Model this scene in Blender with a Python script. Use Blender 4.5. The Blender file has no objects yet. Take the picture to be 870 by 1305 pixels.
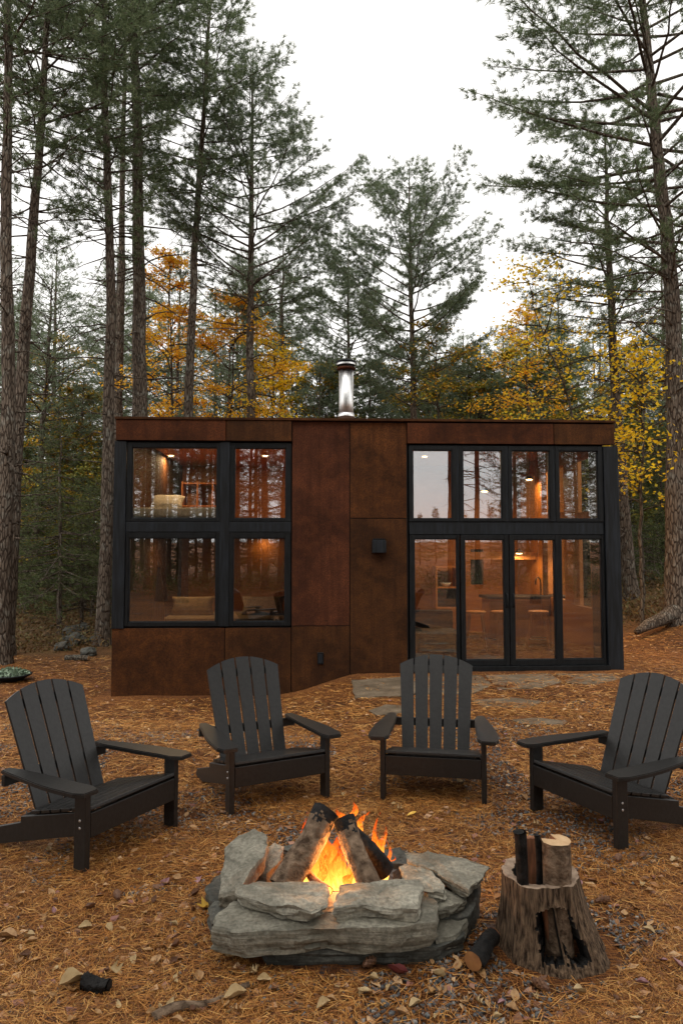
import bpy, bmesh, math, random
import numpy as np
from mathutils import Vector, Matrix, noise
R = math.radians
SC = bpy.context.scene
COL = SC.collection
rnd = random.Random(7)

# ------------------------------------------------------------------ camera
CAMZ, F, PITCH = 1.76, 890.0, math.atan((700-652.5)/890.0)
cd = bpy.data.cameras.new('camera'); cam = bpy.data.objects.new('camera', cd); COL.objects.link(cam)
cam.location = (0, 0, CAMZ); cam.rotation_euler = (math.pi/2+PITCH, 0, 0)
cd.sensor_fit = 'VERTICAL'; cd.sensor_height = 36; cd.sensor_width = 24; cd.lens = 36*F/1305
cd.clip_start = 0.05; cd.clip_end = 3000
SC.camera = cam
_c, _s = math.cos(PITCH), math.sin(PITCH)
def ray(px, py):
    a, b = (px-435)/F, (652.5-py)/F
    return Vector((a, _c-b*_s, _s+b*_c))
def at(px, py, Y):
    d = ray(px, py); t = Y/d.y
    return Vector((0, 0, CAMZ))+d*t
# ------------------------------------------------------------------ terrain height
def sm(a, b, x):
    t = min(1, max(0, (x-a)/(b-a))); return t*t*(3-2*t)
def gz(x, y, fine=True):
    z = 0.0
    z -= 0.29*sm(5.8, 9.4, y)*sm(0.35, -1.0, x)*(1-0.9*sm(14, 22, y))
    z += 0.035*sm(6.5, 9.5, y)*sm(0.6, 1.5, x)
    z += 0.75*sm(4.7, 8.5, x)*sm(9.5, 13.5, y)
    z += 0.018*max(0, y-20)+0.02*max(0, -y-8)
    z += 0.10*noise.noise(Vector((x*.18, y*.18, 3)))*sm(11, 20, abs(y-3)+abs(x)*.8)
    if fine:
        z += 0.018*noise.noise(Vector((x*1.3, y*1.3, 0)))+0.010*noise.noise(Vector((x*4.1, y*4.1, 7)))
    return z
def ground(px, py, z0=None):
    d = ray(px, py); z = 0.0 if z0 is None else z0
    for i in range(12):
        t = (z-CAMZ)/d.z; p = Vector((0, 0, CAMZ))+d*t
        if z0 is not None: break
        z = .5*z+.5*gz(p.x, p.y)
    return p
# ------------------------------------------------------------------ materials
def newmat(name):
    m = bpy.data.materials.new(name); m.use_nodes = True
    nt = m.node_tree; b = nt.nodes['Principled BSDF']
    return m, nt, b
def nd(nt, t, **kw):
    n = nt.nodes.new(t)
    for k, v in kw.items():
        if k in n.bl_rna.properties: setattr(n, k, v)
        else: n.inputs[k.replace('_', ' ')].default_value = v
    return n
def ramp(nt, fac, stops, interp='LINEAR'):
    r = nt.nodes.new('ShaderNodeValToRGB'); r.color_ramp.interpolation = interp
    e = r.color_ramp.elements
    while len(e) < len(stops): e.new(.5)
    for i, (p, c) in enumerate(stops):
        e[i].position = p; e[i].color = (*c, 1) if len(c) == 3 else c
    nt.links.new(fac, r.inputs[0]); return r.outputs[0]
def mixc(nt, fac, a, b, mode='MIX'):
    m = nt.nodes.new('ShaderNodeMix'); m.data_type = 'RGBA'; m.blend_type = mode
    for s, v in ((m.inputs[0], fac), (m.inputs[6], a), (m.inputs[7], b)):
        if isinstance(v, (int, float)): s.default_value = v
        elif isinstance(v, tuple): s.default_value = (*v, 1) if len(v) == 3 else v
        else: nt.links.new(v, s)
    return m.outputs[2]
def mth(nt, op, a, b=None, clamp=False):
    m = nt.nodes.new('ShaderNodeMath'); m.operation = op; m.use_clamp = clamp
    for i, v in enumerate((a, b)):
        if v is None: continue
        if isinstance(v, (int, float)): m.inputs[i].default_value = v
        else: nt.links.new(v, m.inputs[i])
    return m.outputs[0]
def coords(nt, scale=(1, 1, 1), kind='Object', rot=(0, 0, 0)):
    tc = nt.nodes.new('ShaderNodeTexCoord'); mp = nt.nodes.new('ShaderNodeMapping')
    mp.inputs['Scale'].default_value = scale; mp.inputs['Rotation'].default_value = rot
    nt.links.new(tc.outputs[kind], mp.inputs[0]); return mp.outputs[0]
def noi(nt, vec, scale, detail=4, rough=.55, dist=0):
    n = nt.nodes.new('ShaderNodeTexNoise'); n.inputs['Scale'].default_value = scale
    n.inputs['Detail'].default_value = detail; n.inputs['Roughness'].default_value = rough
    n.inputs['Distortion'].default_value = dist
    if vec is not None: nt.links.new(vec, n.inputs['Vector'])
    return n.outputs['Fac']
def bump(nt, b, h, strength=.5, dist=.02):
    n = nt.nodes.new('ShaderNodeBump'); n.inputs['Strength'].default_value = strength
    n.inputs['Distance'].default_value = dist
    nt.links.new(h, n.inputs['Height']); nt.links.new(n.outputs[0], b.inputs['Normal'])
def setb(b, col=None, rough=None, metal=None, spec=None):
    if col is not None: b.inputs['Base Color'].default_value = (*col, 1)
    if rough is not None: b.inputs['Roughness'].default_value = rough
    if metal is not None: b.inputs['Metallic'].default_value = metal
    if spec is not None: b.inputs['Specular IOR Level'].default_value = spec

def mat_noise(name, c1, c2, scale=5, rough=.7, bs=.3, stretch=(1, 1, 1), metal=0, spec=.5, lo=.35, hi=.65, bd=.01, detail=5):
    m, nt, b = newmat(name); v = coords(nt, stretch)
    f = noi(nt, v, scale, detail)
    nt.links.new(ramp(nt, f, [(lo, c1), (hi, c2)]), b.inputs['Base Color'])
    setb(b, rough=rough, metal=metal, spec=spec)
    if bs: bump(nt, b, f, bs, bd)
    return m

def mat_corten(name, base, seed, hi=1.0):
    m, nt, b = newmat(name); tc = coords(nt)
    mp = nt.nodes.new('ShaderNodeMapping'); mp.inputs['Location'].default_value = (seed*7.3, seed, seed*3.1)
    nt.links.new(tc, mp.inputs[0]); v = mp.outputs[0]
    ms = nt.nodes.new('ShaderNodeMapping'); ms.inputs['Scale'].default_value = (9, 9, .45)
    nt.links.new(v, ms.inputs[0])
    big = noi(nt, v, 1.15, 3, .55, .9); fine = noi(nt, v, 55, 5, .7); streak = noi(nt, ms.outputs[0], 1.6, 4, .6)
    mid = noi(nt, v, 6, 6, .65)
    d = tuple(c*.52 for c in base); l = tuple(c*1.12*hi for c in base)
    c = mixc(nt, ramp(nt, big, [(.40, (0, 0, 0)), (.60, (1, 1, 1))]), d, l)
    c = mixc(nt, ramp(nt, streak, [(.42, (0, 0, 0)), (.68, (.75, .75, .75))]), c, tuple(x*.45 for x in base))
    c = mixc(nt, ramp(nt, mid, [(.45, (0, 0, 0)), (.75, (.55, .55, .55))]), c, (base[0]*1.7, base[1]*1.65, base[2]*1.3))
    c = mixc(nt, ramp(nt, fine, [(.36, (1, 1, 1)), (.62, (0, 0, 0))]), c, mixc(nt, .65, c, (0.012, .007, .005)))
    nt.links.new(c, b.inputs['Base Color']); setb(b, rough=.8, spec=.12)
    bump(nt, b, fine, .25, .004)
    return m
M = {}
M['corten'] = mat_corten('corten_steel', (.098, .034, .010), 1)
M['corten_red'] = mat_corten('corten_steel_red', (.096, .030, .013), 2.3)
M['corten_dark'] = mat_corten('corten_steel_brown', (.078, .029, .009), 4.1)
M['corten_fascia'] = mat_corten('corten_fascia', (.086, .026, .009), 6.7)
M['black_metal'] = mat_noise('black_powder_coat', (.004, .0045, .005), (.009, .010, .011), 8, .42, .05, (3, 3, .6), spec=.22)
M['black_steel'] = mat_noise('blackened_steel', (.005, .006, .007), (.016, .020, .026), 5, .5, .1, (6, 6, .5), spec=.25, lo=.4, hi=.75)
def wood(name, c1, c2, sc=(1, 1, 1), rough=.5, s=4):
    m, nt, b = newmat(name); v = coords(nt, sc)
    a = noi(nt, v, s, 6, .6, .6)
    nt.links.new(ramp(nt, a, [(.3, c1), (.7, c2)]), b.inputs['Base Color']); setb(b, rough=rough, spec=.3)
    bump(nt, b, a, .1, .003); return m
M['wood_wall'] = wood('orange_pine_boards', (.25, .080, .013), (.40, .145, .028), (1.2, 8, 10), .5)
M['wood_dark'] = wood('dark_stained_wood', (.10, .035, .012), (.2, .075, .025), (1, 6, 8), .5)
M['wood_post'] = wood('fir_post', (.42, .16, .045), (.6, .26, .08), (8, 8, .8), .5)
M['stainless'] = mat_noise('stainless_steel', (.7, .7, .7), (.85, .84, .83), 3, .3, .3, (26, 26, .2), metal=1)
M['chair'] = mat_noise('charcoal_plastic_lumber', (.007, .0063, .0057), (.013, .012, .011), 40, .42, .35, (1, 1, 1), spec=.42, bd=.003)
M['bolt'] = mat_noise('zinc_bolt', (.4, .4, .4), (.6, .6, .6), 30, .35, 0, metal=.9)
M['cushion_grey'] = mat_noise('grey_linen', (.55, .51, .43), (.68, .63, .54), 14, .9, .2)
M['cushion_tan'] = mat_noise('tan_linen', (.18, .12, .065), (.26, .18, .10), 14, .9, .2)
M['sofa'] = mat_noise('dark_upholstery', (.02, .022, .025), (.04, .042, .045), 14, .9, .2)
M['white'] = mat_noise('pale_ceramic', (.6, .6, .58), (.7, .7, .68), 5, .4, 0)
def mat_bark(name, c1, c2, c3, sc=1.0):
    m, nt, b = newmat(name); v = coords(nt, (5*sc, 5*sc, 1.1*sc))
    a = noi(nt, v, 3.2, 6, .65, .5)
    vo = nt.nodes.new('ShaderNodeTexVoronoi'); vo.feature = 'DISTANCE_TO_EDGE'; vo.inputs['Scale'].default_value = 4.5
    nt.links.new(v, vo.inputs['Vector'])
    crack = ramp(nt, vo.outputs['Distance'], [(0, (0, 0, 0)), (.16, (1, 1, 1))])
    lich = noi(nt, coords(nt), 5.5*sc, 5, .6)
    c = ramp(nt, a, [(.3, c1), (.68, c2)])
    c = mixc(nt, ramp(nt, lich, [(.52, (0, 0, 0)), (.68, (.75, .75, .75))]), c, c3)
    c = mixc(nt, crack, (c1[0]*.45, c1[1]*.42, c1[2]*.4), c)
    nt.links.new(c, b.inputs['Base Color']); setb(b, rough=.92, spec=.15)
    bump(nt, b, mth(nt, 'ADD', crack, a), .7, .03)
    return m
M['bark'] = mat_bark('pine_bark', (.075, .056, .042), (.19, .15, .115), (.24, .235, .20))
M['bark_pale'] = mat_bark('pale_bark', (.07, .055, .04), (.16, .13, .10), (.2, .2, .17))
M['log_bark'] = mat_noise('firewood_bark', (.055, .034, .021), (.26, .18, .12), 24, .9, 1.0, lo=.33, hi=.70, bd=.03, detail=10, spec=.15)
M['stump_bark'] = mat_noise('weathered_stump_bark', (.022, .013, .008), (.22, .145, .09), 3.6, .9, 1.0, (24, 24, 3.0), lo=.36, hi=.66, bd=.03, detail=9, spec=.15)
def mat_leaf(name, cols, rough=.6, transl=.25):
    m, nt, b = newmat(name)
    g = nt.nodes.new('ShaderNodeNewGeometry')
    n = len(cols)
    c = ramp(nt, g.outputs['Random Per Island'], [((i+.5)/n, k) for i, k in enumerate(cols)])
    cl = noi(nt, coords(nt), .9, 2)
    c = mixc(nt, ramp(nt, cl, [(.35, (0, 0, 0)), (.65, (.45, .45, .45))]), c, mixc(nt, 1.0, c, (1.5, 1.45, 1.3), 'MULTIPLY'))
    nt.links.new(c, b.inputs['Base Color']); setb(b, rough=rough, spec=.25)
    if transl:
        t = nt.nodes.new('ShaderNodeBsdfTranslucent'); nt.links.new(c, t.inputs[0])
        mx = nt.nodes.new('ShaderNodeMixShader'); mx.inputs[0].default_value = transl
        nt.links.new(b.outputs[0], mx.inputs[1]); nt.links.new(t.outputs[0], mx.inputs[2])
        nt.links.new(mx.outputs[0], nt.nodes['Material Output'].inputs[0])
    return m
M['pine'] = mat_leaf('pine_needles', [(.068, .100, .046), (.108, .146, .070), (.148, .188, .10), (.195, .23, .135)], transl=.45)
M['pine_grey'] = mat_leaf('greyish_pine_needles', [(.095, .13, .075), (.14, .178, .108), (.195, .23, .15)], transl=.45)
M['spruce'] = mat_leaf('spruce_needles', [(.040, .062, .022), (.068, .095, .032), (.11, .125, .04)], transl=.2)
M['olive'] = mat_leaf('olive_foliage', [(.08, .10, .025), (.15, .15, .035), (.22, .19, .04)], transl=.3)
M['orange'] = mat_leaf('orange_maple_leaves', [(.72, .36, .025), (.80, .48, .035), (.84, .56, .05), (.68, .28, .02)], transl=.6)
M['yellow'] = mat_leaf('yellow_maple_leaves', [(.80, .50, .02), (.84, .60, .03), (.74, .42, .02), (.6, .5, .05)], transl=.6)
M['mixleaf'] = mat_leaf('turning_leaves', [(.20, .20, .03), (.45, .32, .03), (.55, .26, .03), (.14, .16, .03)], transl=.35)
M['shrub'] = mat_leaf('dry_brown_undergrowth', [(.08, .045, .02), (.14, .08, .03), (.10, .09, .035)], transl=.2)
M['charcoal'] = mat_noise('charred_wood', (.003, .003, .003), (.013, .011, .010), 28, .7, 1.0, bd=.014, spec=.2)
M['cut_wood'] = mat_noise('cut_wood_face', (.42, .25, .12), (.62, .42, .23), 9, .7, .2, (1, 1, 1))
M['red_wood'] = mat_noise('split_wood_reddish', (.12, .045, .02), (.30, .12, .05), 7, .8, .3, (6, 6, 1))
M['ash'] = mat_noise('ash_and_embers', (.02, .018, .016), (.12, .11, .10), 20, .95, .6)

def mat_slate(name, c1, c2, seed):
    m, nt, b = newmat(name); v = coords(nt)
    mp = nt.nodes.new('ShaderNodeMapping'); mp.inputs['Location'].default_value = (seed, seed*2, seed*3); nt.links.new(v, mp.inputs[0]); v = mp.outputs[0]
    lay = nt.nodes.new('ShaderNodeMapping'); lay.inputs['Scale'].default_value = (1.5, 1.5, 26); nt.links.new(v, lay.inputs[0])
    a = noi(nt, v, 7, 8, .65, .4); l = noi(nt, lay.outputs[0], 1.6, 4, .6, .3); f = noi(nt, v, 60, 4, .6)
    c = ramp(nt, a, [(.3, c1), (.65, c2)])
    geo = nt.nodes.new('ShaderNodeNewGeometry'); sx = nt.nodes.new('ShaderNodeSeparateXYZ'); nt.links.new(v, sx.inputs[0])
    c = mixc(nt, ramp(nt, l, [(.40, (.55, .55, .55)), (.56, (0, 0, 0))]), c, tuple(x*.55 for x in c1))
    c = mixc(nt, ramp(nt, noi(nt, v, 2.6, 5, .7), [(.58, (0, 0, 0)), (.72, (.5, .5, .5))]), c, (.16, .11, .07))
    c = mixc(nt, ramp(nt, f, [(.38, (.5, .5, .5)), (.60, (0, 0, 0))]), c, tuple(x*.45 for x in c1))
    c = mixc(nt, ramp(nt, noi(nt, v, 17, 7, .75), [(.56, (0, 0, 0)), (.66, (.55, .55, .55))]), c, tuple(x*.4 for x in c1))
    nt.links.new(c, b.inputs['Base Color']); setb(b, rough=.7, spec=.25)
    bump(nt, b, mth(nt, 'ADD', mth(nt, 'MULTIPLY', l, .8), mth(nt, 'ADD', mth(nt, 'MULTIPLY', f, .25), a)), .55, .02)
    return m
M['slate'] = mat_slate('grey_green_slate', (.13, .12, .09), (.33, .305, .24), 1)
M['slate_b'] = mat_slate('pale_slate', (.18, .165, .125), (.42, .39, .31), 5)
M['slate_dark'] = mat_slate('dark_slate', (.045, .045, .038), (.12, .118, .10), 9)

def mat_ground():
    m, nt, b = newmat('pine_needle_ground')
    tc = nt.nodes.new('ShaderNodeTexCoord'); P = tc.outputs['Object']
    def mapd(sc, rz):
        mp = nt.nodes.new('ShaderNodeMapping'); mp.inputs['Scale'].default_value = sc; mp.inputs['Rotation'].default_value = (0, 0, rz)
        nt.links.new(P, mp.inputs[0]); return mp.outputs[0]
    w = nt.nodes.new('ShaderNodeTexNoise'); w.inputs['Scale'].default_value = 6; nt.links.new(P, w.inputs[0])
    str1 = noi(nt, mapd((1, 11, 1), .5), 16, 3, .6, .6); str2 = noi(nt, mapd((11, 1, 1), .25), 16, 3, .6, .6)
    str3 = noi(nt, mapd((1, 10, 1), -.8), 18, 3, .6, .6)
    s = mth(nt, 'MAXIMUM', mth(nt, 'MAXIMUM', str1, str2), str3)
    c = ramp(nt, s, [(.47, (.026, .010, .004)), (.59, (.24, .082, .019)), (.72, (.56, .26, .068))])
    patch = noi(nt, P, .7, 6, .6)
    c = mixc(nt, ramp(nt, patch, [(.40, (.85, .85, .85)), (.58, (0, 0, 0))]), c, mixc(nt, 1.0, c, (.42, .38, .40), 'MULTIPLY'))
    # gravel showing through
    vo = nt.nodes.new('ShaderNodeTexVoronoi'); vo.inputs['Scale'].default_value = 42; nt.links.new(P, vo.inputs['Vector'])
    sc2 = nt.nodes.new('ShaderNodeSeparateColor'); nt.links.new(vo.outputs['Color'], sc2.inputs[0])
    gc = ramp(nt, sc2.outputs[0], [(0, (.05, .05, .052)), (.5, (.12, .12, .125)), (1, (.24, .235, .23))])
    gm = noi(nt, P, 1.3, 5, .62)
    gmask = ramp(nt, gm, [(.54, (0, 0, 0)), (.62, (.75, .75, .75))])
    gx = mth(nt, 'MULTIPLY', gmask, ramp(nt, mth(nt, 'ADD', s, noi(nt, P, 9, 3)), [(.98, (1, 1, 1)), (1.12, (0, 0, 0))]))
    sep = nt.nodes.new('ShaderNodeSeparateXYZ'); nt.links.new(P, sep.inputs[0])
    near = mth(nt, 'MULTIPLY', mth(nt, 'SUBTRACT', 1, mth(nt, 'MULTIPLY', sep.outputs[1], .12), True), gx)
    near = mth(nt, 'MULTIPLY', near, 1.8, True)
    c = mixc(nt, near, c, gc)
    # forest floor far back is duller
    far = ramp(nt, mth(nt, 'ADD', mth(nt, 'MULTIPLY', sep.outputs[1], .05), 0), [(.55, (0, 0, 0)), (.8, (1, 1, 1))])
    fc = ramp(nt, noi(nt, P, 1.6, 6, .65), [(.35, (.045, .03, .014)), (.55, (.13, .07, .025)), (.7, (.09, .085, .03))])
    c = mixc(nt, far, c, fc)
    nt.links.new(c, b.inputs['Base Color']); setb(b, rough=.85, spec=.2)
    bump(nt, b, mth(nt, 'ADD', s, mth(nt, 'MULTIPLY', noi(nt, P, 14, 5), .8)), .8, .03)
    return m
M['ground'] = mat_ground()
def mat_needle():
    m, nt, b = newmat('fallen_needles'); g = nt.nodes.new('ShaderNodeNewGeometry')
    c = ramp(nt, g.outputs['Random Per Island'], [(0, (.045, .016, .006)), (.35, (.22, .075, .016)), (.7, (.46, .185, .036)), (1, (.62, .35, .11))])
    nt.links.new(c, b.inputs['Base Color']); setb(b, rough=.6, spec=.3); return m
M['needle'] = mat_needle()
def mat_gravel():
    m, nt, b = newmat('grey_gravel'); g = nt.nodes.new('ShaderNodeNewGeometry')
    c = ramp(nt, g.outputs['Random Per Island'], [(0, (.035, .035, .035)), (.5, (.085, .085, .086)), (.85, (.17, .168, .16)), (1, (.28, .26, .23))])
    nt.links.new(c, b.inputs['Base Color']); setb(b, rough=.6, spec=.4); return m
M['gravel'] = mat_gravel()
def mat_dry(name, c1, c2):
    m = mat_noise(name, c1, c2, 30, .6, .3, bd=.004); return m
M['leaf_tan'] = mat_dry('dry_leaf_tan', (.27, .14, .05), (.44, .26, .11))
M['leaf_pale'] = mat_dry('dry_leaf_pale', (.36, .24, .11), (.50, .37, .19))
M['leaf_brown'] = mat_dry('dry_leaf_brown', (.09, .035, .015), (.19, .085, .035))
M['leaf_yellow'] = mat_dry('fallen_yellow_leaf', (.60, .34, .04), (.72, .46, .08))
M['leaf_mauve'] = mat_dry('fallen_mauve_leaf', (.22, .10, .11), (.36, .20, .20))
M['leaf_red'] = mat_dry('fallen_dark_red_leaf', (.09, .012, .012), (.15, .025, .02))
M['succulent'] = mat_noise('pale_green_plant', (.12, .18, .11), (.25, .32, .22), 12, .7, .3)

def mat_glass():
    m, nt, b = newmat('window_glass'); nt.nodes.remove(b)
    t = nt.nodes.new('ShaderNodeBsdfTransparent'); t.inputs[0].default_value = (.86, .86, .84, 1)
    g = nt.nodes.new('ShaderNodeBsdfGlossy'); g.inputs['Roughness'].default_value = 0.0; g.inputs[0].default_value = (.95, .97, 1, 1)
    fr = nt.nodes.new('ShaderNodeFresnel'); fr.inputs[0].default_value = 1.5
    k = mth(nt, 'ADD', fr.outputs[0], .165, True)
    # glass is never perfectly flat
    bp = nt.nodes.new('ShaderNodeBump'); bp.inputs['Strength'].default_value = .02; bp.inputs['Distance'].default_value = .02
    nt.links.new(noi(nt, coords(nt), 1.5, 2), bp.inputs['Height']); nt.links.new(bp.outputs[0], g.inputs['Normal'])
    mx = nt.nodes.new('ShaderNodeMixShader'); nt.links.new(k, mx.inputs[0]); nt.links.new(t.outputs[0], mx.inputs[1]); nt.links.new(g.outputs[0], mx.inputs[2])
    nt.links.new(mx.outputs[0], nt.nodes['Material Output'].inputs[0]); return m
M['glass'] = mat_glass()
def mat_emit(name, col, s):
    m, nt, b = newmat(name); setb(b, col=col)
    b.inputs['Emission Color'].default_value = (*col, 1); b.inputs['Emission Strength'].default_value = s; return m
M['lamp'] = mat_emit('warm_lamp', (1, .62, .26), 14)

# ------------------------------------------------------------------ object helpers
def tag(o, label=None, cat=None, group=None, kind=None):
    if label: o['label'] = label
    if cat: o['category'] = cat
    if group: o['group'] = group
    if kind: o['kind'] = kind
    return o
def empty(name, loc=(0, 0, 0), rz=0, **kw):
    o = bpy.data.objects.new(name, None); COL.objects.link(o); o.empty_display_size = .1
    o.location = loc; o.rotation_euler = (0, 0, rz); return tag(o, **kw)
def link(name, me, mat, parent=None, smooth=False, **kw):
    if smooth: me.polygons.foreach_set('use_smooth', [True]*len(me.polygons))
    if mat is not None and not me.materials:
        for k in (mat if isinstance(mat, (list, tuple)) else [mat]): me.materials.append(k)
    o = bpy.data.objects.new(name, me); COL.objects.link(o)
    if parent: o.parent = parent
    return tag(o, **kw)
def obj(name, bm, mat, parent=None, smooth=False, **kw):
    me = bpy.data.meshes.new(name); bm.normal_update(); bm.to_mesh(me); bm.free()
    return link(name, me, mat, parent, smooth, **kw)
def npmesh(name, V, Fc, mi=None):
    me = bpy.data.meshes.new(name); n = Fc.shape[1]
    me.vertices.add(len(V)); me.vertices.foreach_set('co', np.ascontiguousarray(V, dtype=np.float32).ravel())
    me.loops.add(Fc.size); me.loops.foreach_set('vertex_index', np.ascontiguousarray(Fc, dtype=np.int32).ravel())
    me.polygons.add(len(Fc)); me.polygons.foreach_set('loop_start', np.arange(0, Fc.size, n, dtype=np.int32))
    me.polygons.foreach_set('loop_total', np.full(len(Fc), n, dtype=np.int32))
    if mi is not None: me.polygons.foreach_set('material_index', mi)
    me.update(calc_edges=True); return me
def bx(bm, x0, x1, y0, y1, z0, z1, bev=0):
    vs = [bm.verts.new(p) for p in ((x0, y0, z0), (x1, y0, z0), (x1, y1, z0), (x0, y1, z0), (x0, y0, z1), (x1, y0, z1), (x1, y1, z1), (x0, y1, z1))]
    fs = [bm.faces.new([vs[i] for i in f]) for f in ((0, 3, 2, 1), (4, 5, 6, 7), (0, 1, 5, 4), (1, 2, 6, 5), (2, 3, 7, 6), (3, 0, 4, 7))]
    if bev:
        es = list({e for f in fs for e in f.edges}); bmesh.ops.bevel(bm, geom=es, offset=bev, segments=2, affect='EDGES', profile=.6)
def box(name, d, mat, parent, bev=0, **kw):
    bm = bmesh.new(); bx(bm, *d, bev=bev); return obj(name, bm, mat, parent, **kw)
def prism(bm, pts, y0, y1):      # polygon in xz extruded in y
    a = [bm.verts.new((p[0], y0, p[1])) for p in pts]; b = [bm.verts.new((p[0], y1, p[1])) for p in pts]
    n = len(pts); fs = [bm.faces.new(a[::-1]), bm.faces.new(b)]
    for i in range(n): fs.append(bm.faces.new((a[i], a[(i+1) % n], b[(i+1) % n], b[i])))
    bmesh.ops.recalc_face_normals(bm, faces=fs); return fs
def lathe(bm, prof, n=24, cx=0, cy=0):
    rings = [[bm.verts.new((cx+r*math.cos(2*math.pi*i/n), cy+r*math.sin(2*math.pi*i/n), z)) for i in range(n)] for r, z in prof]
    for a, b in zip(rings, rings[1:]):
        for i in range(n): bm.faces.new((a[i], a[(i+1) % n], b[(i+1) % n], b[i]))
    if prof[0][0] > 1e-4: bm.faces.new(rings[0][::-1])
    if prof[-1][0] > 1e-4: bm.faces.new(rings[-1])
def tube(bm, pts, rads, n=8, cap=True, twist=0):
    pts = [Vector(p) for p in pts]; rings = []
    up = Vector((0.13, .97, .2)).normalized()
    for i, p in enumerate(pts):
        d = (pts[min(i+1, len(pts)-1)]-pts[max(i-1, 0)]).normalized()
        a = d.cross(up); a = a.normalized() if a.length > 1e-3 else d.orthogonal().normalized(); b = d.cross(a)
        r = rads[i] if hasattr(rads, '__len__') else rads
        rings.append([bm.verts.new(p+(a*math.cos(2*math.pi*k/n+twist)+b*math.sin(2*math.pi*k/n+twist))*r) for k in range(n)])
    for a, b in zip(rings, rings[1:]):
        for k in range(n): bm.faces.new((a[k], a[(k+1) % n], b[(k+1) % n], b[k]))
    if cap: bm.faces.new(rings[0][::-1]); bm.faces.new(rings[-1])
    return rings
def copy_tree(o, parent=None):
    c = o.copy(); COL.objects.link(c); c.parent = parent
    for ch in list(o.children): copy_tree(ch, c)
    return c

# ------------------------------------------------------------------ ground sheet
def ground_mesh():
    def axis(lim, fine, n):
        a = [0]; s = fine
        while a[-1] < lim: a.append(a[-1]+s); s = s*1.0 if a[-1] < n else s*1.13
        return a
    xs = axis(260, .11, 5.5); xs = [-v for v in xs[:0:-1]]+xs
    yp = axis(300, .11, 10.5); yn = axis(200, .3, 2); ys = [-v for v in yn[:0:-1]]+yp
    V = np.array([(x, y, gz(x, y)) for y in ys for x in xs]); nx = len(xs); ny = len(ys)
    i = np.arange(nx-1)[None, :]+np.arange(ny-1)[:, None]*nx
    Fc = np.stack([i, i+1, i+nx+1, i+nx], -1).reshape(-1, 4)
    return npmesh('ground', V, Fc)
link('ground', ground_mesh(), M['ground'], smooth=True, kind='structure')
# ------------------------------------------------------------------ cabin
TH = .041; DH = 10.0
def plane_pt(px, py, w=0.0):      # point on the facade plane set back w metres
    d = ray(px, py); k = math.sqrt(1+TH*TH)
    t = (DH+w*k)/(d.y-TH*d.x); return Vector((0, 0, CAMZ))+d*t
ax = Vector((1, TH, 0)).normalized(); ay = Vector((-TH, 1, 0)).normalized()
O = plane_pt(144.5, 700); O.z = 0
HROT = math.atan(TH)
def U(px, py=700): return (plane_pt(px, py)-O).dot(ax)
def Z(py, px=435): return plane_pt(px, py).z
def UW(px, py, w):
    p = plane_pt(px, py, w); return (p-O).dot(ax), p.z
def hw(u, w, z=0): p = O+ax*u+ay*w; return Vector((p.x, p.y, z))
cab = empty('cabin', O, HROT, label='two storey rust brown steel cabin with black framed windows behind the fire pit', cat='cabin')
W_ = U(784); DEP = 4.6
zt = Z(537); zf = Z(563.5, 300)
ZB = -.34
# steel panels: (px0, px1, py0, py1, material, protrude)
g = .006
pan = [(146, 287.5, 537, 563.5, 'corten_fascia', .05), (287.5, 371.5, 537, 563.5, 'corten_dark', .05),
       (518.5, 706, 538.5, 565.5, 'corten_fascia', .05), (706, 784, 538.5, 565.5, 'corten_dark', .05),
       (371.5, 445.5, 537.5, 797.5, 'corten_red', .012), (445.5, 518.5, 538, 660.5, 'corten', .012),
       (445.5, 518.5, 660.5, 872, 'corten_dark', .012), (371.5, 445.5, 797.5, None, 'corten_dark', .012),
       (144.5, 287.5, 799, None, 'corten', .012), (287.5, 371.5, 799, None, 'corten_dark', .012)]
for (a, b, c, d, mt, pr) in pan:
    z1 = Z(c); z0 = ZB if d is None else Z(d)
    if d == 872: z0 = ZB
    box('wall_panel', (U(a)+g, U(b)-g, -pr, .02, z0+g, z1-g), M[mt], cab, bev=.002)
# cap flashing along the top
box('roof_flashing', (U(146)-.01, U(784)+.01, -.065, DEP+.02, zt, zt+.035), M['corten_dark'], cab, bev=.003)
# black backing, solid wall pieces behind the steel
for (a, b, z0, z1) in ((U(146), U(784), Z(563.5), zt-.004), (U(371.5), U(520), ZB, Z(563.5)-.003), (U(144.5), U(371.5)-.003, ZB, Z(800))):
    box('wall_core', (a, b, .022, .16, z0, z1), M['black_metal'], cab)
zs = Z(853, 640)   # threshold
box('wall_core', (U(520)+.003, U(784), .022, .16, ZB, zs-.06), M['black_metal'], cab)
# left black column and right flared column
box('corner_column', (U(144.5), U(160), -.03, .16, Z(800)+.004, Z(564)-.004), M['black_steel'], cab, bev=.004)
bm = bmesh.new(); prism(bm, [(U(771), ZB), (U(793, 855), ZB), (U(784.5, 568), Z(567)-.004), (U(769), Z(567)-.004)], -.05, .5); obj('corner_column', bm, M['black_steel'], cab)
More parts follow.
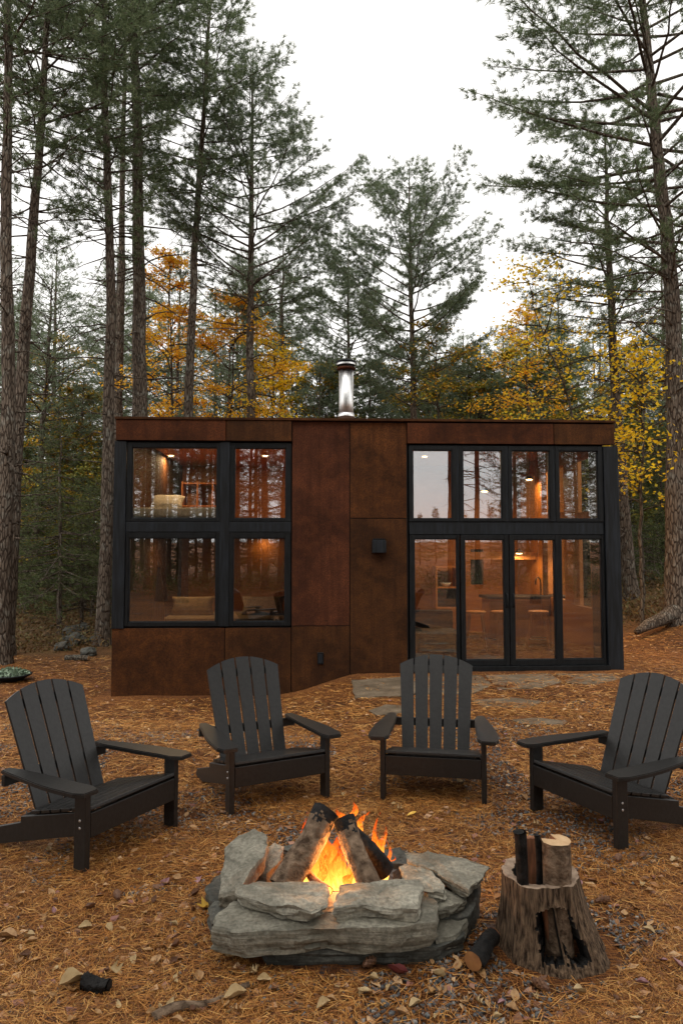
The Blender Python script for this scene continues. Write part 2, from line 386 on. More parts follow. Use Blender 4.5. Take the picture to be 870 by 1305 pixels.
# transom band, mullions (left group)
box('transom', (U(160)+.003, U(371)-.003, -.015, .14, Z(678), Z(665.5)), M['black_steel'], cab, bev=.003)
box('mullion', (U(280), U(292), -.022, .14, Z(797.5), Z(564)-.004), M['black_steel'], cab, bev=.003)
box('transom', (U(521)+.003, U(769)-.003, -.015, .14, Z(681, 640), Z(665.5, 640)), M['black_steel'], cab, bev=.003)
def window(a, b, c, d, pa, pb, pc, pd, name='window', y=-.012, mat='black_metal', handle=None):
    u0, u1, z1, z0 = U(a), U(b), Z(c), Z(d); p0, p1, q1, q0 = U(pa), U(pb), Z(pc), Z(pd)
    w = bpy.data.objects.new(name, None)
    bm = bmesh.new()
    bx(bm, u0, p0, y, .09, z0, z1, .003); bx(bm, p1, u1, y, .09, z0, z1, .003)
    bx(bm, p0+.001, p1-.001, y+.003, .088, q1, z1, .003); bx(bm, p0+.001, p1-.001, y+.003, .088, z0, q0, .003)
    # inner stop bead
    fr = obj(name, bm, M[mat], cab)
    bm = bmesh.new(); t = .012
    bx(bm, p0, p0+t, y+.02, y+.05, q0, q1); bx(bm, p1-t, p1, y+.02, y+.05, q0, q1)
    bx(bm, p0+t, p1-t, y+.021, y+.049, q1-t, q1); bx(bm, p0+t, p1-t, y+.021, y+.049, q0, q0+t)
    obj('sash', bm, M['black_steel'], fr)
    box('pane', (p0+.002, p1-.002, y+.042, y+.046, q0+.002, q1-.002), M['glass'], fr)
    return fr
window(160.5, 280, 565.5, 665, 167, 276, 571.5, 661)
window(292, 370.5, 565.5, 665, 298, 364, 571.5, 661)
window(160.5, 280, 678.5, 797, 164.5, 275.5, 685.5, 792)
window(292, 370.5, 678.5, 797, 297, 363.5, 685.5, 792)
for a, b, pa, pb in ((521, 581.5, 526, 576.5), (585, 644.5, 590, 640), (648, 705, 652, 701), (708, 768.5, 712.5, 762.5)):
    window(a, b, 567.5, 664.5, pa, pb, 573, 661, y=-.03)
for a, b in ((581.5, 585), (644.5, 648), (705, 708)):
    box('mullion', (U(a)+.002, U(b)-.002, -.02, .1, Z(664.5), Z(567)), M['black_steel'], cab)
window(521.5, 585, 681.5, 849, 527.5, 582, 686.5, 842, name='window', y=-.01)
d1 = window(586, 646.5, 681.5, 849, 591, 641.5, 687.5, 842, name='sliding_door', y=-.045)
d2 = window(647.5, 711, 681.5, 849, 653.5, 706, 687.5, 842, name='sliding_door', y=-.045)
window(712, 769, 681.5, 849, 714.5, 766, 686.5, 842, name='window', y=-.01)
for dr, px in ((d1, 643.5), (d2, 651.5)):
    bm = bmesh.new(); u = U(px); z0, z1 = Z(774), Z(757)
    tube(bm, [(u, -.045, z0), (u, -.085, z0+.012), (u, -.09, z0+.04), (u, -.09, z1-.04), (u, -.085, z1-.012), (u, -.045, z1)], .009, 8)
    obj('handle', bm, M['black_metal'], dr, smooth=True)
box('door_sill', (U(520), U(771), -.10, .14, zs-.055, Z(849)-.003), M['black_metal'], cab, bev=.004)
# added black strips that stop room light leaking round the frames
for a, b, c, d in ((366, 372.5, 562, 800), (158, 372, 562, 568), (518, 523.5, 564, 856), (518, 772, 562.5, 569.5), (518, 772, 664, 684), (158, 372, 662.5, 682), (277, 294, 562, 800), (158, 372, 794.5, 802), (767.5, 773, 562.5, 852)):
    box('light_leak_strip', (U(a), U(b), .0915, .165, Z(d), Z(c)), M['black_metal'], cab)
# shell: side, back walls with openings, roof, floor
zr = zt-.10
box('side_wall', (U(144.5), U(144.5)+.12, .165, DEP, ZB, zr), M['corten_dark'], cab)
# right side wall with a big window opening (interior daylight)
ur = U(784); 
def side_wall(holes):
    bm = bmesh.new(); ws = sorted({.505, DEP, *[h[0] for h in holes], *[h[1] for h in holes]}); zz = sorted({ZB, zr, *[h[2] for h in holes], *[h[3] for h in holes]})
    for a, b in zip(ws, ws[1:]):
        for c, d in zip(zz, zz[1:]):
            if any(h[0] < (a+b)/2 < h[1] and h[2] < (c+d)/2 < h[3] for h in holes): continue
            bx(bm, ur-.12, ur-.02, a, b, c, d)
    bmesh.ops.remove_doubles(bm, verts=bm.verts, dist=1e-5); seen = {}
    for f in bm.faces: seen.setdefault(tuple(round(c, 4) for c in f.calc_center_median()), []).append(f)
    bmesh.ops.delete(bm, geom=[f for v in seen.values() if len(v) > 1 for f in v], context='FACES_ONLY')
    obj('side_wall', bm, M['wood_wall'], cab)
side_wall([(.62, 1.35, .85, 2.0), (.62, 1.35, 2.35, 3.2), (1.75, 2.9, .9, 2.0), (1.75, 2.9, 2.4, 3.2), (3.3, 4.2, 2.4, 3.2)])
box('roof', (U(146)+.002, ur-.01, .165, DEP+.01, zr+.003, zt-.003), mat_noise('grey_roof_membrane', (.16, .16, .155), (.24, .235, .23), 9, .9, .2), cab)
def backwall(u0, u1, z0, z1, holes, name, mat):
    bm = bmesh.new(); us = sorted({u0, u1, *[h[0] for h in holes], *[h[1] for h in holes]}); zz = sorted({z0, z1, *[h[2] for h in holes], *[h[3] for h in holes]})
    for a, b in zip(us, us[1:]):
        for c, d in zip(zz, zz[1:]):
            m_ = ((a+b)/2, (c+d)/2)
            if any(h[0] < m_[0] < h[1] and h[2] < m_[1] < h[3] for h in holes): continue
            bx(bm, a, b, DEP-.12, DEP-.004, c, d)
    bmesh.ops.remove_doubles(bm, verts=bm.verts, dist=1e-5)
    fs = [f for f in bm.faces]; seen = {}
    for f in fs:
        k = tuple(round(c, 4) for c in f.calc_center_median())
        seen.setdefault(k, []).append(f)
    dead = [f for v in seen.values() if len(v) > 1 for f in v]
    bmesh.ops.delete(bm, geom=dead, context='FACES_ONLY')
    return obj(name, bm, mat, cab)
um = U(450)
hl = []
def hole(px0, px1, py0, py1):
    a, zb = UW(px0, py1, DEP); b, zc = UW(px1, py0, DEP); return (a, b, zb, zc)
hl = [hole(652, 694, 600, 655), hole(706, 722, 610, 660), hole(728, 758, 592, 655), hole(655, 690, 712, 768), hole(716, 730, 715, 768), hole(738, 752, 712, 790), hole(598, 614, 700, 745)]
hl2 = [(a, min(b, ur-.2), c, min(d, zr-.1)) for a, b, c, d in hl]
backwall(um, ur-.125, ZB, zr, hl2, 'back_wall', M['wood_wall'])
box('back_wall', (U(144.5)+.125, um-.003, DEP-.12, DEP-.004, ZB, zr), M['wood_wall'], cab)
box('partition_wall', (um-.05, um+.05, .17, DEP-.125, zs-.05, zr-.003), M['wood_wall'], cab)
box('floor', (U(144.5)+.125, ur-.125, .165, DEP-.125, zs-.12, zs-.055), M['wood_post'], cab)
ul, zl = UW(220, 664, 0)
zloft = Z(672)
box('loft_floor', (U(144.5)+.125, um-.055, .165, DEP-.125, zloft-.06, zloft+.05), M['wood_wall'], cab)
box('ceiling', (U(144.5)+.125, ur-.125, .165, DEP-.125, zr-.03, zr-.004), M['wood_wall'], cab)
# timber posts and beams in the tall room, close behind the glass
def post(px0, px1, w, z0, z1, name='post'):
    a, _ = UW(px0, 700, w); b, _ = UW(px1, 700, w); box(name, (a, b, w, w+.11, z0, z1), M['wood_post'], cab, bev=.004)
zc = zr-.031
post(697, 708, 3.4, zs-.05, zc); post(734, 742, 2.4, zs-.05, zc); post(755, 760, 3.9, zs-.05, zc)
zb_ = UW(600, 707, 3.2)[1]
box('beam', (um+.055, ur-.13, 3.2, 3.32, zb_-.09, zb_+.05), M['wood_post'], cab)
zb2 = UW(600, 668, 2.0)[1]
# exterior wall lamp and outlet box: fixed to the wall, parts of the cabin
wl = box('wall_lamp', (U(473.5), U(491), -.11, -.013, Z(704.5), Z(689)), M['black_steel'], cab, bev=.006)
box('lamp_hood', (U(474.5), U(490), -.085, -.016, Z(688.9), Z(686.3)), M['black_metal'], wl)
ob = box('outlet_box', (U(404.5), U(412.5), -.035, -.013, Z(846), Z(831)), M['black_metal'], cab, bev=.004)
box('cover', (U(406), U(411), -.042, -.036, Z(844), Z(833)), M['black_steel'], ob)
# stainless chimney flue standing on the roof
wch = 1.2; uc, zc1 = UW(441, 460, wch); _, zc0 = UW(441, 535, wch)
fl = empty('chimney_flue', hw(uc, wch, zt-.0), HROT, label='shiny stainless steel chimney pipe with a cap on the cabin roof', cat='chimney')
h = zc1-zt; r = .118; hb = zc0-zt+.035
bm = bmesh.new(); lathe(bm, [(r, 0.0), (r, h-.09)], 32); obj('pipe', bm, M['stainless'], fl, smooth=True)
bm = bmesh.new(); lathe(bm, [(r+.020, hb), (r+.022, hb+.01), (r+.016, hb+.045), (r+.002, hb+.07)], 32); obj('storm_collar', bm, M['stainless'], fl, smooth=True)
bm = bmesh.new(); lathe(bm, [(r+.004, h-.16), (r+.03, h-.15), (r+.035, h-.12), (r+.004, h-.11)], 32); obj('clamp_band', bm, M['corten_red'], fl, smooth=True)
bm = bmesh.new(); lathe(bm, [(r+.012, h-.088), (r+.03, h-.08), (r+.03, h-.045), (r+.045, h-.04), (r+.048, h-.015), (r+.02, h), (0.0, h+.012)], 32); obj('cap', bm, M['black_metal'], fl)
bm = bmesh.new(); lathe(bm, [(r+.032, h-.079), (r+.036, h-.076), (r+.036, h-.05), (r+.032, h-.047)], 32); obj('mesh_band', bm, M['stainless'], fl)

# ------------------------------------------------------------------ inside the cabin
def inside(name, u, w, z, label, cat, group=None): return empty(name, hw(u, w, z), HROT, label=label, cat=cat, group=group)
# loft bed
u0, _ = UW(166, 660, .5); u1, _ = UW(278, 660, .5)
bd = inside('loft_bed', u0, .22, zloft+.052, 'low loft bed with grey cover behind upper left window', 'bed')
bm = bmesh.new(); bx(bm, 0, u1-u0, .02, 1.5, 0, .17, .03); obj('mattress', bm, M['cushion_grey'], bd, smooth=True)
bm = bmesh.new(); bx(bm, -.015, u1-u0+.015, -.01, 1.35, .1, .24, .035)
bmesh.ops.subdivide_edges(bm, edges=bm.edges[:], cuts=2, use_grid_fill=True)
for v in bm.verts: v.co += Vector((0, 0, .012*noise.noise(v.co*6)))
obj('blanket', bm, M['cushion_grey'], bd, smooth=True)
def pillow(name, loc, rz, sx, sy, sz, mat, tilt=0, **kw):
    bm = bmesh.new(); n = 12
    vs = {}
    for s in (1, -1):
        for i in range(n+1):
            for j in range(n+1):
                x = 2*i/n-1; y = 2*j/n-1; e = max(0, (1-x**4)*(1-y**4))**.5
                if s == -1 and (i in (0, n) or j in (0, n)): vs[s, i, j] = vs[1, i, j]; continue
                k = 1-.10*(1-abs(x))*(abs(y) > .99)-.1*(1-abs(y))*(abs(x) > .99)
                vs[s, i, j] = bm.verts.new((x*sx*k, y*sy*k, s*sz*e*(1+.1*noise.noise(Vector((x*2, y*2, s))))))
    for s in (1, -1):
        for i in range(n):
            for j in range(n):
                f = [vs[s, i, j], vs[s, i+1, j], vs[s, i+1, j+1], vs[s, i, j+1]]
                bm.faces.new(f if s == 1 else f[::-1])
    o = obj(name, bm, mat, None, smooth=True, **kw); o.location = loc; o.rotation_euler = (tilt, 0, rz); return o
up, zp = UW(214, 646, .75)
p = pillow('pillow', hw(up, .7, zloft+.052+.24+.1), HROT, .25, .16, .07, M['cushion_grey'], tilt=.7, label='grey pillow propped on the loft bed', cat='pillow')
# cube shelf at the back of the loft
us0, _ = UW(232, 640, 3.6); us1, _ = UW(290, 640, 3.6)
sh = inside('cube_shelf', us0, 3.6, zloft+.052, 'wooden cube shelf at the back of the loft', 'shelf')
ww = us1-us0
for k in range(4): box('upright', (ww*k/3-.012, ww*k/3+.012, 0, .35, 0, .95), M['wood_wall'], sh)
for k in range(3): box('shelf_board', (.013, ww-.013, .003, .34, .02+.44*k, .045+.44*k), M['wood_wall'], sh)
box('back_panel', (.013, ww-.013, .345, .36, .0, .95), M['wood_dark'], sh)
# lower left daybed with two cushions
u0, z0 = UW(205, 795, 1.4); u1, _ = UW(372, 795, 1.4)
db = inside('daybed', u0, 1.3, zs-.054, 'low daybed with tan cover behind lower left windows', 'bed')
zz = z0-(zs-.054)
box('bed_base', (0, u1-u0, 0, 1.3, 0, max(.12, zz-.05)), M['wood_post'], db, bev=.01)
bm = bmesh.new(); bx(bm, .01, u1-u0-.01, .01, 1.29, max(.12, zz-.05)+.002, zz+.09, .03); obj('mattress', bm, M['cushion_tan'], db, smooth=True)
for px, lab in ((245, 'wide tan cushion on the daybed behind lower left window'), (335, 'tan cushion on the daybed behind narrow lower window')):
    u, z = UW(px, 783, 1.9); pillow('cushion', hw(u, 1.95, z0+.09+.15), HROT, .36, .17, .08, M['cushion_tan'], tilt=1.15, label=lab, cat='cushion')
# tapered orange sheet standing in for a lamp-lit patch on the wall
u, z = UW(203, 722, 1.1); zlo = zs-.05
bm = bmesh.new(); n = 28
prof = [(0, .02), (.15, .05), (.4, .085), (.75, .11), (1, .12)]
rr = []
for t, w_ in prof:
    rr.append([bm.verts.new((w_*(2*i/n-1), .012*math.sin(i*1.6)*(.3+t), (z-zlo)*(1-t))) for i in range(n+1)])
for a, b in zip(rr, rr[1:]):
    for i in range(n): bm.faces.new((a[i], b[i], b[i+1], a[i+1]))
cu = obj('glow_shape', bm, M['wood_post'], None, smooth=True, label='narrow orange cone shape imitating lamp glow behind lower left window', cat='glow_shape')
cu.location = hw(u, 1.1, zlo); cu.rotation_euler = (0, 0, HROT)
so = cu.modifiers.new('thick', 'SOLIDIFY'); so.thickness = .006
# kitchen: island, stools, tap, open shelf, sofa
zfl = zs-.054
u0, zi = UW(612, 778, 3.0); u1, _ = UW(716, 778, 3.0)
zi = zfl+.92
isl = inside('kitchen_island', u0, 2.5, zfl, 'wooden kitchen island with dark top behind the glass doors', 'kitchen island')
box('cabinet', (.05, u1-u0-.05, .05, .6, 0, .87), M['wood_post'], isl, bev=.004)
box('worktop', (0, u1-u0, 0, .65, .873, .92), M['black_steel'], isl, bev=.005)
for k in range(3): box('drawer_front', (.07+k*(u1-u0-.14)/3, .05+(k+1)*(u1-u0-.14)/3, .035, .049, .5, .84), M['wood_wall'], isl)
ut, _ = UW(690, 770, 2.8)
bm = bmesh.new(); tube(bm, [(0, 0, 0), (0, 0, .22), (0, -.02, .29), (0, -.08, .33), (0, -.14, .31), (0, -.16, .25), (0, -.16, .2)], .013, 8)
o = obj('kitchen_tap', bm, M['black_metal'], None, smooth=True, label='black gooseneck tap on the kitchen island', cat='tap'); o.location = hw(ut, 2.85, zfl+.921); o.rotation_euler = (0, 0, HROT-.9)
ST = None
for px, lab in ((606, 'leftmost wooden bar stool at the kitchen island'), (638, 'middle wooden bar stool at the kitchen island'), (686, 'rightmost wooden bar stool at the kitchen island')):
    u, _ = UW(px, 800, 2.1)
    if ST is None:
        s = ST = empty('bar_stool')
        bm = bmesh.new(); lathe(bm, [(.02, .66), (.17, .665), (.18, .69), (.16, .70), (0, .695)], 20); obj('seat', bm, M['wood_post'], s, smooth=True)
        for sx in (-1, 1):
            for sy in (-1, 1):
                bm = bmesh.new(); tube(bm, [(sx*.2, sy*.2, 0), (sx*.1, sy*.1, .662)], [.016, .02], 8); obj('leg', bm, M['wood_post'], s)
        for sx in (-1, 1):
            bm = bmesh.new(); tube(bm, [(sx*.165, -.165, .22), (sx*.165, .165, .22)], .01, 6); obj('foot_rail', bm, M['black_metal'], s)
    else: s = copy_tree(ST)
    s.location = hw(u, 2.1, zfl); s.rotation_euler = (0, 0, HROT+px); tag(s, lab, 'bar stool', 'bar stools at the kitchen island')
# wall shelf unit with bowl and oven
a, zb = UW(556, 776, 3.9); b, zc_ = UW(584, 722, 3.9)
sh = inside('wall_cabinet', a, 3.95, zb, 'open wall cabinet with an oven seen through the leftmost tall pane', 'cabinet')
ww = b-a; hh = zc_-zb
bm = bmesh.new(); bx(bm, 0, .03, 0, .45, 0, hh); bx(bm, ww-.03, ww, 0, .45, 0, hh); bx(bm, .031, ww-.031, .002, .44, hh-.03, hh); bx(bm, .031, ww-.031, .002, .44, hh*.48, hh*.48+.03); bx(bm, .031, ww-.031, .002, .44, 0, .03); obj('carcass', bm, M['wood_post'], sh)
box('oven', (.035, ww-.035, .03, .4, .035, hh*.46), M['black_metal'], sh, bev=.005)
bm = bmesh.new(); lathe(bm, [(.05, 0), (.09, .03), (.12, .08), (.115, .08), (.08, .03), (0, .02)], 20)
o = obj('bowl', bm, M['white'], None, smooth=True, label='pale bowl on the wall cabinet shelf', cat='bowl'); o.location = hw(a+ww/2, 4.1, zb+hh*.48+.031)
a, zz = UW(528, 800, 1.6); b, _ = UW(584, 800, 1.6)
sf = inside('sofa', a, 1.2, zfl, 'dark low sofa behind the leftmost tall pane', 'sofa')
box('seat', (.0, b-a, .0, .8, .1, .42), M['sofa'], sf, bev=.04); box('backrest', (0, b-a, .82, 1.0, .1, .72), M['sofa'], sf, bev=.04)
for sx in (.05, b-a-.09):
    for sy in (.05, .7): box('leg', (sx, sx+.04, sy, sy+.04, 0, .1), M['wood_dark'], sf)
# ceiling downlights and pendants (lit)
def lamp_light(name, loc, power, col=(1, .66, .33), size=.12):
    l = bpy.data.lights.new(name, 'AREA'); l.shape = 'DISK'; l.size = size; l.energy = power; l.color = col
    o = bpy.data.objects.new(name, l); COL.objects.link(o); o.location = loc; return o
zce = zr-.034
dl = [(218, 580, 'ceiling light over the loft bed', 0), (338, 580, 'ceiling light seen through narrow upper left window', 0), (541, 581, 'ceiling light seen through the first upper pane right of the steel wall', 0), (733, 584, 'ceiling light seen through the rightmost upper pane', 0)]
DLs = None
for px, py, lab, _ in dl:
    w = 3.0
    for i in range(30):
        u, z = UW(px, py, w); w += (z-zce)*-6*.5 if False else (zce-z)*3; w = min(4.3, max(.5, w))
    if DLs is None:
        s = DLs = empty('ceiling_light'); bm = bmesh.new(); lathe(bm, [(.06, -.012), (.075, -.012), (.08, 0), (.06, 0)], 24); obj('trim_ring', bm, M['white'], s)
        bm = bmesh.new(); lathe(bm, [(0, -.02), (.04, -.017), (.058, -.008), (.058, -.004)], 20); obj('lens', bm, M['lamp'], s)
    else: s = copy_tree(DLs)
    s.location = hw(u, w, zce); tag(s, 'small round '+lab, 'ceiling light', 'lit ceiling lights in the cabin')
    p = hw(u, w, zce-.04); lamp_light('downlight_and_fill', p, 20)
pend = [(617, 626, 'lit pendant lamp seen through the second upper pane of the tall room'), (674, 611, 'lit pendant lamp seen through the third upper pane of the tall room'), (661, 705, 'lit pendant lamp over the kitchen seen through the right sliding door'), (733, 706, 'lit pendant lamp seen through the rightmost tall pane')]
PD = None
for px, py, lab in pend:
    u, z = UW(px, py, 3.0)
    s = empty('pendant_lamp', hw(u, 3.0, z), HROT, label=lab, cat='lamp', group='lit pendant lamps in the cabin')
    bm = bmesh.new(); lathe(bm, [(.075, .0), (.085, .002), (.05, .05), (.012, .07), (.0, .072)], 20); obj('shade', bm, M['black_metal'], s, smooth=True)
    bm = bmesh.new(); lathe(bm, [(0, -.02), (.05, -.012), (.062, .004)], 16); obj('bulb', bm, M['lamp'], s, smooth=True)
    bm = bmesh.new(); tube(bm, [(0, 0, .07), (0, 0, zce-z)], .004, 6); obj('cord', bm, M['black_metal'], s)
    lamp_light('pendant_beam', hw(u, 3.0, z-.04), 9)
for px, py in ((337, 687),):
    w = .9; zc_ = zloft-.061
    for i in range(30):
        u, z = UW(px, py, w); w += (zc_-z)*3; w = min(4.3, max(.3, w))
    s = copy_tree(DLs); s.location = hw(u, w, zc_); tag(s, 'small round ceiling light in the room below the loft', 'ceiling light')
    lamp_light('downlight_and_fill', hw(u, w, zc_-.04), 1.5)
s = copy_tree(DLs); s.location = hw(U(222), .95, zce); tag(s, 'added ceiling light hidden above the loft bed to brighten it', 'ceiling light'); lamp_light('downlight_and_fill', hw(U(222), .95, zce-.04), 13)  # added unseen light and its beam, to brighten the loft bed
u, z = UW(225, 700, 1.3); lamp_light('downlight_and_fill', hw(u, 2.0, zloft-.1), 10)  # added fill light without a fixture, brightens the room under the loft
# ------------------------------------------------------------------ Adirondack chairs
LW = .37          # half width over the front legs
def make_chair():
    s = empty('garden_chair'); m = M['chair']
    for sx in (-1, 1):
        a, b = sorted((sx*LW, sx*(LW-.036)))
        leg = box('front_leg', (a, b, 0, .088, 0, .425), m, s, bev=.004)
        for z in (.275, .235):
            bm = bmesh.new(); lathe(bm, [(0, -.004), (.006, -.003), (.008, 0)], 10)
            for v in bm.verts:
                x, y, zz = v.co; v.co = Vector((sx*(LW-zz), .044+x, z+y))
            obj('bolt', bm, M['bolt'], leg)
        # arm: shaped board, wide at the front and tapering backwards
        pts = []; L = .76; y0 = -.055
        for i in range(13):
            t = i/12; y = y0+L*t
            w = .074-.030*sm(.35, 1, t); w *= min(1, (t/.05)**.5*.35+.65) if t < .05 else 1
            if t > .93: w *= .62
            elif t > .86: w *= .9
            cx = LW+.012-.035*sm(.2, 1, t)
            pts.append((y, cx, w))
        prof = [(sx*(c-w), y) for y, c, w in pts]+[(sx*(c+w), y) for y, c, w in pts[::-1]]
        bm = bmesh.new()
        lo = [bm.verts.new((x, y, .427)) for x, y in prof]; hi = [bm.verts.new((x, y, .453)) for x, y in prof]
        n = len(prof); bm.faces.new(lo[::-1]); bm.faces.new(hi)
        for i in range(n): bm.faces.new((lo[i], lo[(i+1) % n], hi[(i+1) % n], hi[i]))
        bmesh.ops.recalc_face_normals(bm, faces=bm.faces[:])
        es = [e for e in bm.edges if abs(e.verts[0].co.z-e.verts[1].co.z) < 1e-5]
        bmesh.ops.bevel(bm, geom=es, offset=.005, segments=2, affect='EDGES')
        obj('armrest', bm, m, s)
        # side rail sloping to the ground behind
        bm = bmesh.new(); x1 = sx*(LW-.038); x0 = sx*(LW-.038-.03)
        P = [(.02, .19), (.02, .315), (.58, .192), (.58, .158), (.90, .062), (.93, .02), (.92, .0), (.76, .0)]
        A = [bm.verts.new((x0, y, z)) for y, z in P]; B = [bm.verts.new((x1, y, z)) for y, z in P]
        bm.faces.new(A); bm.faces.new(B[::-1])
        for i in range(len(P)): bm.faces.new((A[i], B[i], B[(i+1) % len(P)], A[(i+1) % len(P)]))
        bmesh.ops.recalc_face_normals(bm, faces=bm.faces[:]); bmesh.ops.bevel(bm, geom=bm.edges[:], offset=.003, segments=1, affect='EDGES')
        obj('side_rail', bm, m, s)
    w = LW-.038
    # front apron
    box('front_apron', (-w, w, -.004+.004, .026, .178, .312), m, s, bev=.004)
    # seat slats following the rail
    for k in range(6):
        y = .035+k*.083; z = .319-.2196*(y-.02)
        bm = bmesh.new(); bx(bm, -w-.0+.0, w, -.037, .037, 0, .02, .004)
        bmesh.ops.rotate(bm, verts=bm.verts, cent=(0, 0, 0), matrix=Matrix.Rotation(-.215, 3, 'X'))
        bmesh.ops.translate(bm, verts=bm.verts, vec=(0, y, z+.004)); obj('seat_slat', bm, m, s)
    # back slats
    tilt = math.atan2(.33, .80); Hb = .82
    yb, zb = .51, .15
    def bp(x, v, off):   # point on the back: v along the slats, off behind
        return (x, yb+v*math.sin(tilt)+off*math.cos(tilt), zb+v*math.cos(tilt)-off*math.sin(tilt))
    n = 5; wb, wt, gp = .254, .292, .0138
    for k in range(n):
        def edges(v):
            W = wb+(wt-wb)*v/Hb; sw = (2*W-gp*(n-1))/n; a = -W+k*(sw+gp); return a, a+sw
        rows = []
        for i in range(9):
            t = i/8; rows.append(t)
        bm = bmesh.new(); F_, B_ = [], []
        for t in rows:
            r1, r2 = [], []
            for q in range(5):
                a, b = edges(Hb*t); x = a+(b-a)*q/4
                v = (Hb-.085*(abs(x)/wt)**2.0)*t
                r1.append(bm.verts.new(bp(x, v, 0))); r2.append(bm.verts.new(bp(x, v, .016)))
            F_.append(r1); B_.append(r2)
        for i in range(8):
            for q in range(4):
                bm.faces.new((F_[i][q], F_[i][q+1], F_[i+1][q+1], F_[i+1][q])); bm.faces.new((B_[i][q], B_[i+1][q], B_[i+1][q+1], B_[i][q+1]))
            bm.faces.new((F_[i][0], F_[i+1][0], B_[i+1][0], B_[i][0])); bm.faces.new((F_[i][4], B_[i][4], B_[i+1][4], F_[i+1][4]))
        for q in range(4):
            bm.faces.new((F_[0][q], B_[0][q], B_[0][q+1], F_[0][q+1])); bm.faces.new((F_[8][q], F_[8][q+1], B_[8][q+1], B_[8][q]))
        bmesh.ops.recalc_face_normals(bm, faces=bm.faces[:])
        obj('back_slat', bm, m, s)
    # braces behind the back
    def brace(v, hw_, hgt):
        bm = bmesh.new(); bx(bm, -hw_, hw_, 0, .026, -hgt/2, hgt/2, .003)
        bmesh.ops.rotate(bm, verts=bm.verts, cent=(0, 0, 0), matrix=Matrix.Rotation(-tilt, 3, 'X'))
        bmesh.ops.translate(bm, verts=bm.verts, vec=bp(0, v, .0215)); obj('back_brace', bm, m, s)
    brace(.705, .265, .06); brace(.03, .3, .08)
    yb2 = bp(0, .335, .0215)
    box('back_brace', (-.385, .385, yb2[1], yb2[1]+.03, .365, .4265), m, s, bev=.003)
    return s
CH = None
chairs = [((109, 1115), (226, 1055), 'black slatted garden chair on the far left, turned right towards the fire'),
          ((292, 1043), (420, 1016), 'black slatted garden chair angled right, in front of the lower left steel panels'),
          ((485.5, 1018), (619, 1026), 'black slatted garden chair facing the camera straight on, in front of the glass doors'),
          ((675, 1033), (787, 1087), 'black slatted garden chair on the far right behind the tree stump')]
chair_pos = []
for A, B, lab in chairs:
    a = ground(*A, 0.0); b = ground(*B, 0.0); d = (b-a).normalized(); f = Vector((d.y, -d.x, 0)); c = (a+b)/2
    s = make_chair() if CH is None else copy_tree(CH)
    if CH is None: CH = s
    k = (b-a).length/.70
    s.location = (c.x, c.y, gz(c.x, c.y)+.002); s.rotation_euler = (0, 0, math.atan2(-f.y, -f.x)-math.pi/2)
    if A[0] == 292: s.rotation_euler.z -= R(3.5)
    chair_pos.append((c.x, c.y, f))
    tag(s, lab, 'chair', 'black garden chairs round the fire pit')

# ------------------------------------------------------------------ stones
def slab(name, poly, thick, mat, seed, rough=.012, **kw):
    """poly: (px, py, z) corners of the upper face, seen in the photo, each at its own real height"""
    pts = [ground(p[0], p[1], p[2]) for p in poly]; n = len(pts); c = sum(pts, Vector())/n
    r = random.Random(seed); out = []
    m = 7
    for i in range(n):
        a, b = pts[i], pts[(i+1) % n]
        for k in range(m):
            t = k/m; p = a.lerp(b, t); 
            p += (p-c).normalized()*(.007*noise.noise(Vector((p.x*22+seed, p.y*22, seed)))+.006*noise.noise(Vector((p.x*60, p.y*60, seed))))
            out.append(p)
    N = len(out); bm = bmesh.new(); rings = []
    off = Vector((seed*3.7, seed*1.3, 0))
    def disp(p, k=1): return rough*k*(.8*noise.noise(p*9+off)+.9*round(2.2*noise.noise(p*7-off))/2.2+.5*noise.noise(p*30+off))
    cv = bm.verts.new(c+Vector((0, 0, disp(c))))
    for s in (.25, .5, .72, .88, .97):
        ring = []
        for p in out:
            q = c.lerp(p, s); q.z += disp(q)-(.002 if s > .95 else 0); ring.append(bm.verts.new(q))
        rings.append(ring)
    levels = 7
    for L in range(levels+1):
        t = L/levels; ring = []
        stepn = .016*r.uniform(-1, 1)
        for p in out:
            q = p.copy(); dirn = (p-c); dirn.z = 0; dirn.normalize()
            q += dirn*(stepn*(.2+1.6*noise.noise(Vector((p.x*9+L*3.1, p.y*9, seed))))-.03*t*t+.012*noise.noise(Vector((q.x*14, q.y*14, seed+t*3)))+.009*noise.noise(Vector((q.x*38, q.y*38, L*2))))
            q.z -= thick*(t*(1+.22*noise.noise(Vector((p.x*5, p.y*5, seed+5)))))+.004
            q.z += rough*.6*noise.noise(q*12+off)
            ring.append(bm.verts.new(q))
        rings.append(ring)
    for i in range(N): bm.faces.new((cv, rings[0][i], rings[0][(i+1) % N]))
    for a, b in zip(rings, rings[1:]):
        for i in range(N): bm.faces.new((a[i], b[i], b[(i+1) % N], a[(i+1) % N]))
    bm.faces.new(rings[-1][::-1]); bmesh.ops.recalc_face_normals(bm, faces=bm.faces[:])
    bmesh.ops.translate(bm, verts=bm.verts, vec=-Vector((c.x, c.y, 0)))
    o = obj(name, bm, M[mat], None, **kw); o.location = (c.x, c.y, 0)
    o.data.polygons.foreach_set('use_smooth', [True]*len(o.data.polygons)); o.data.set_sharp_from_angle(angle=R(17))
    return o
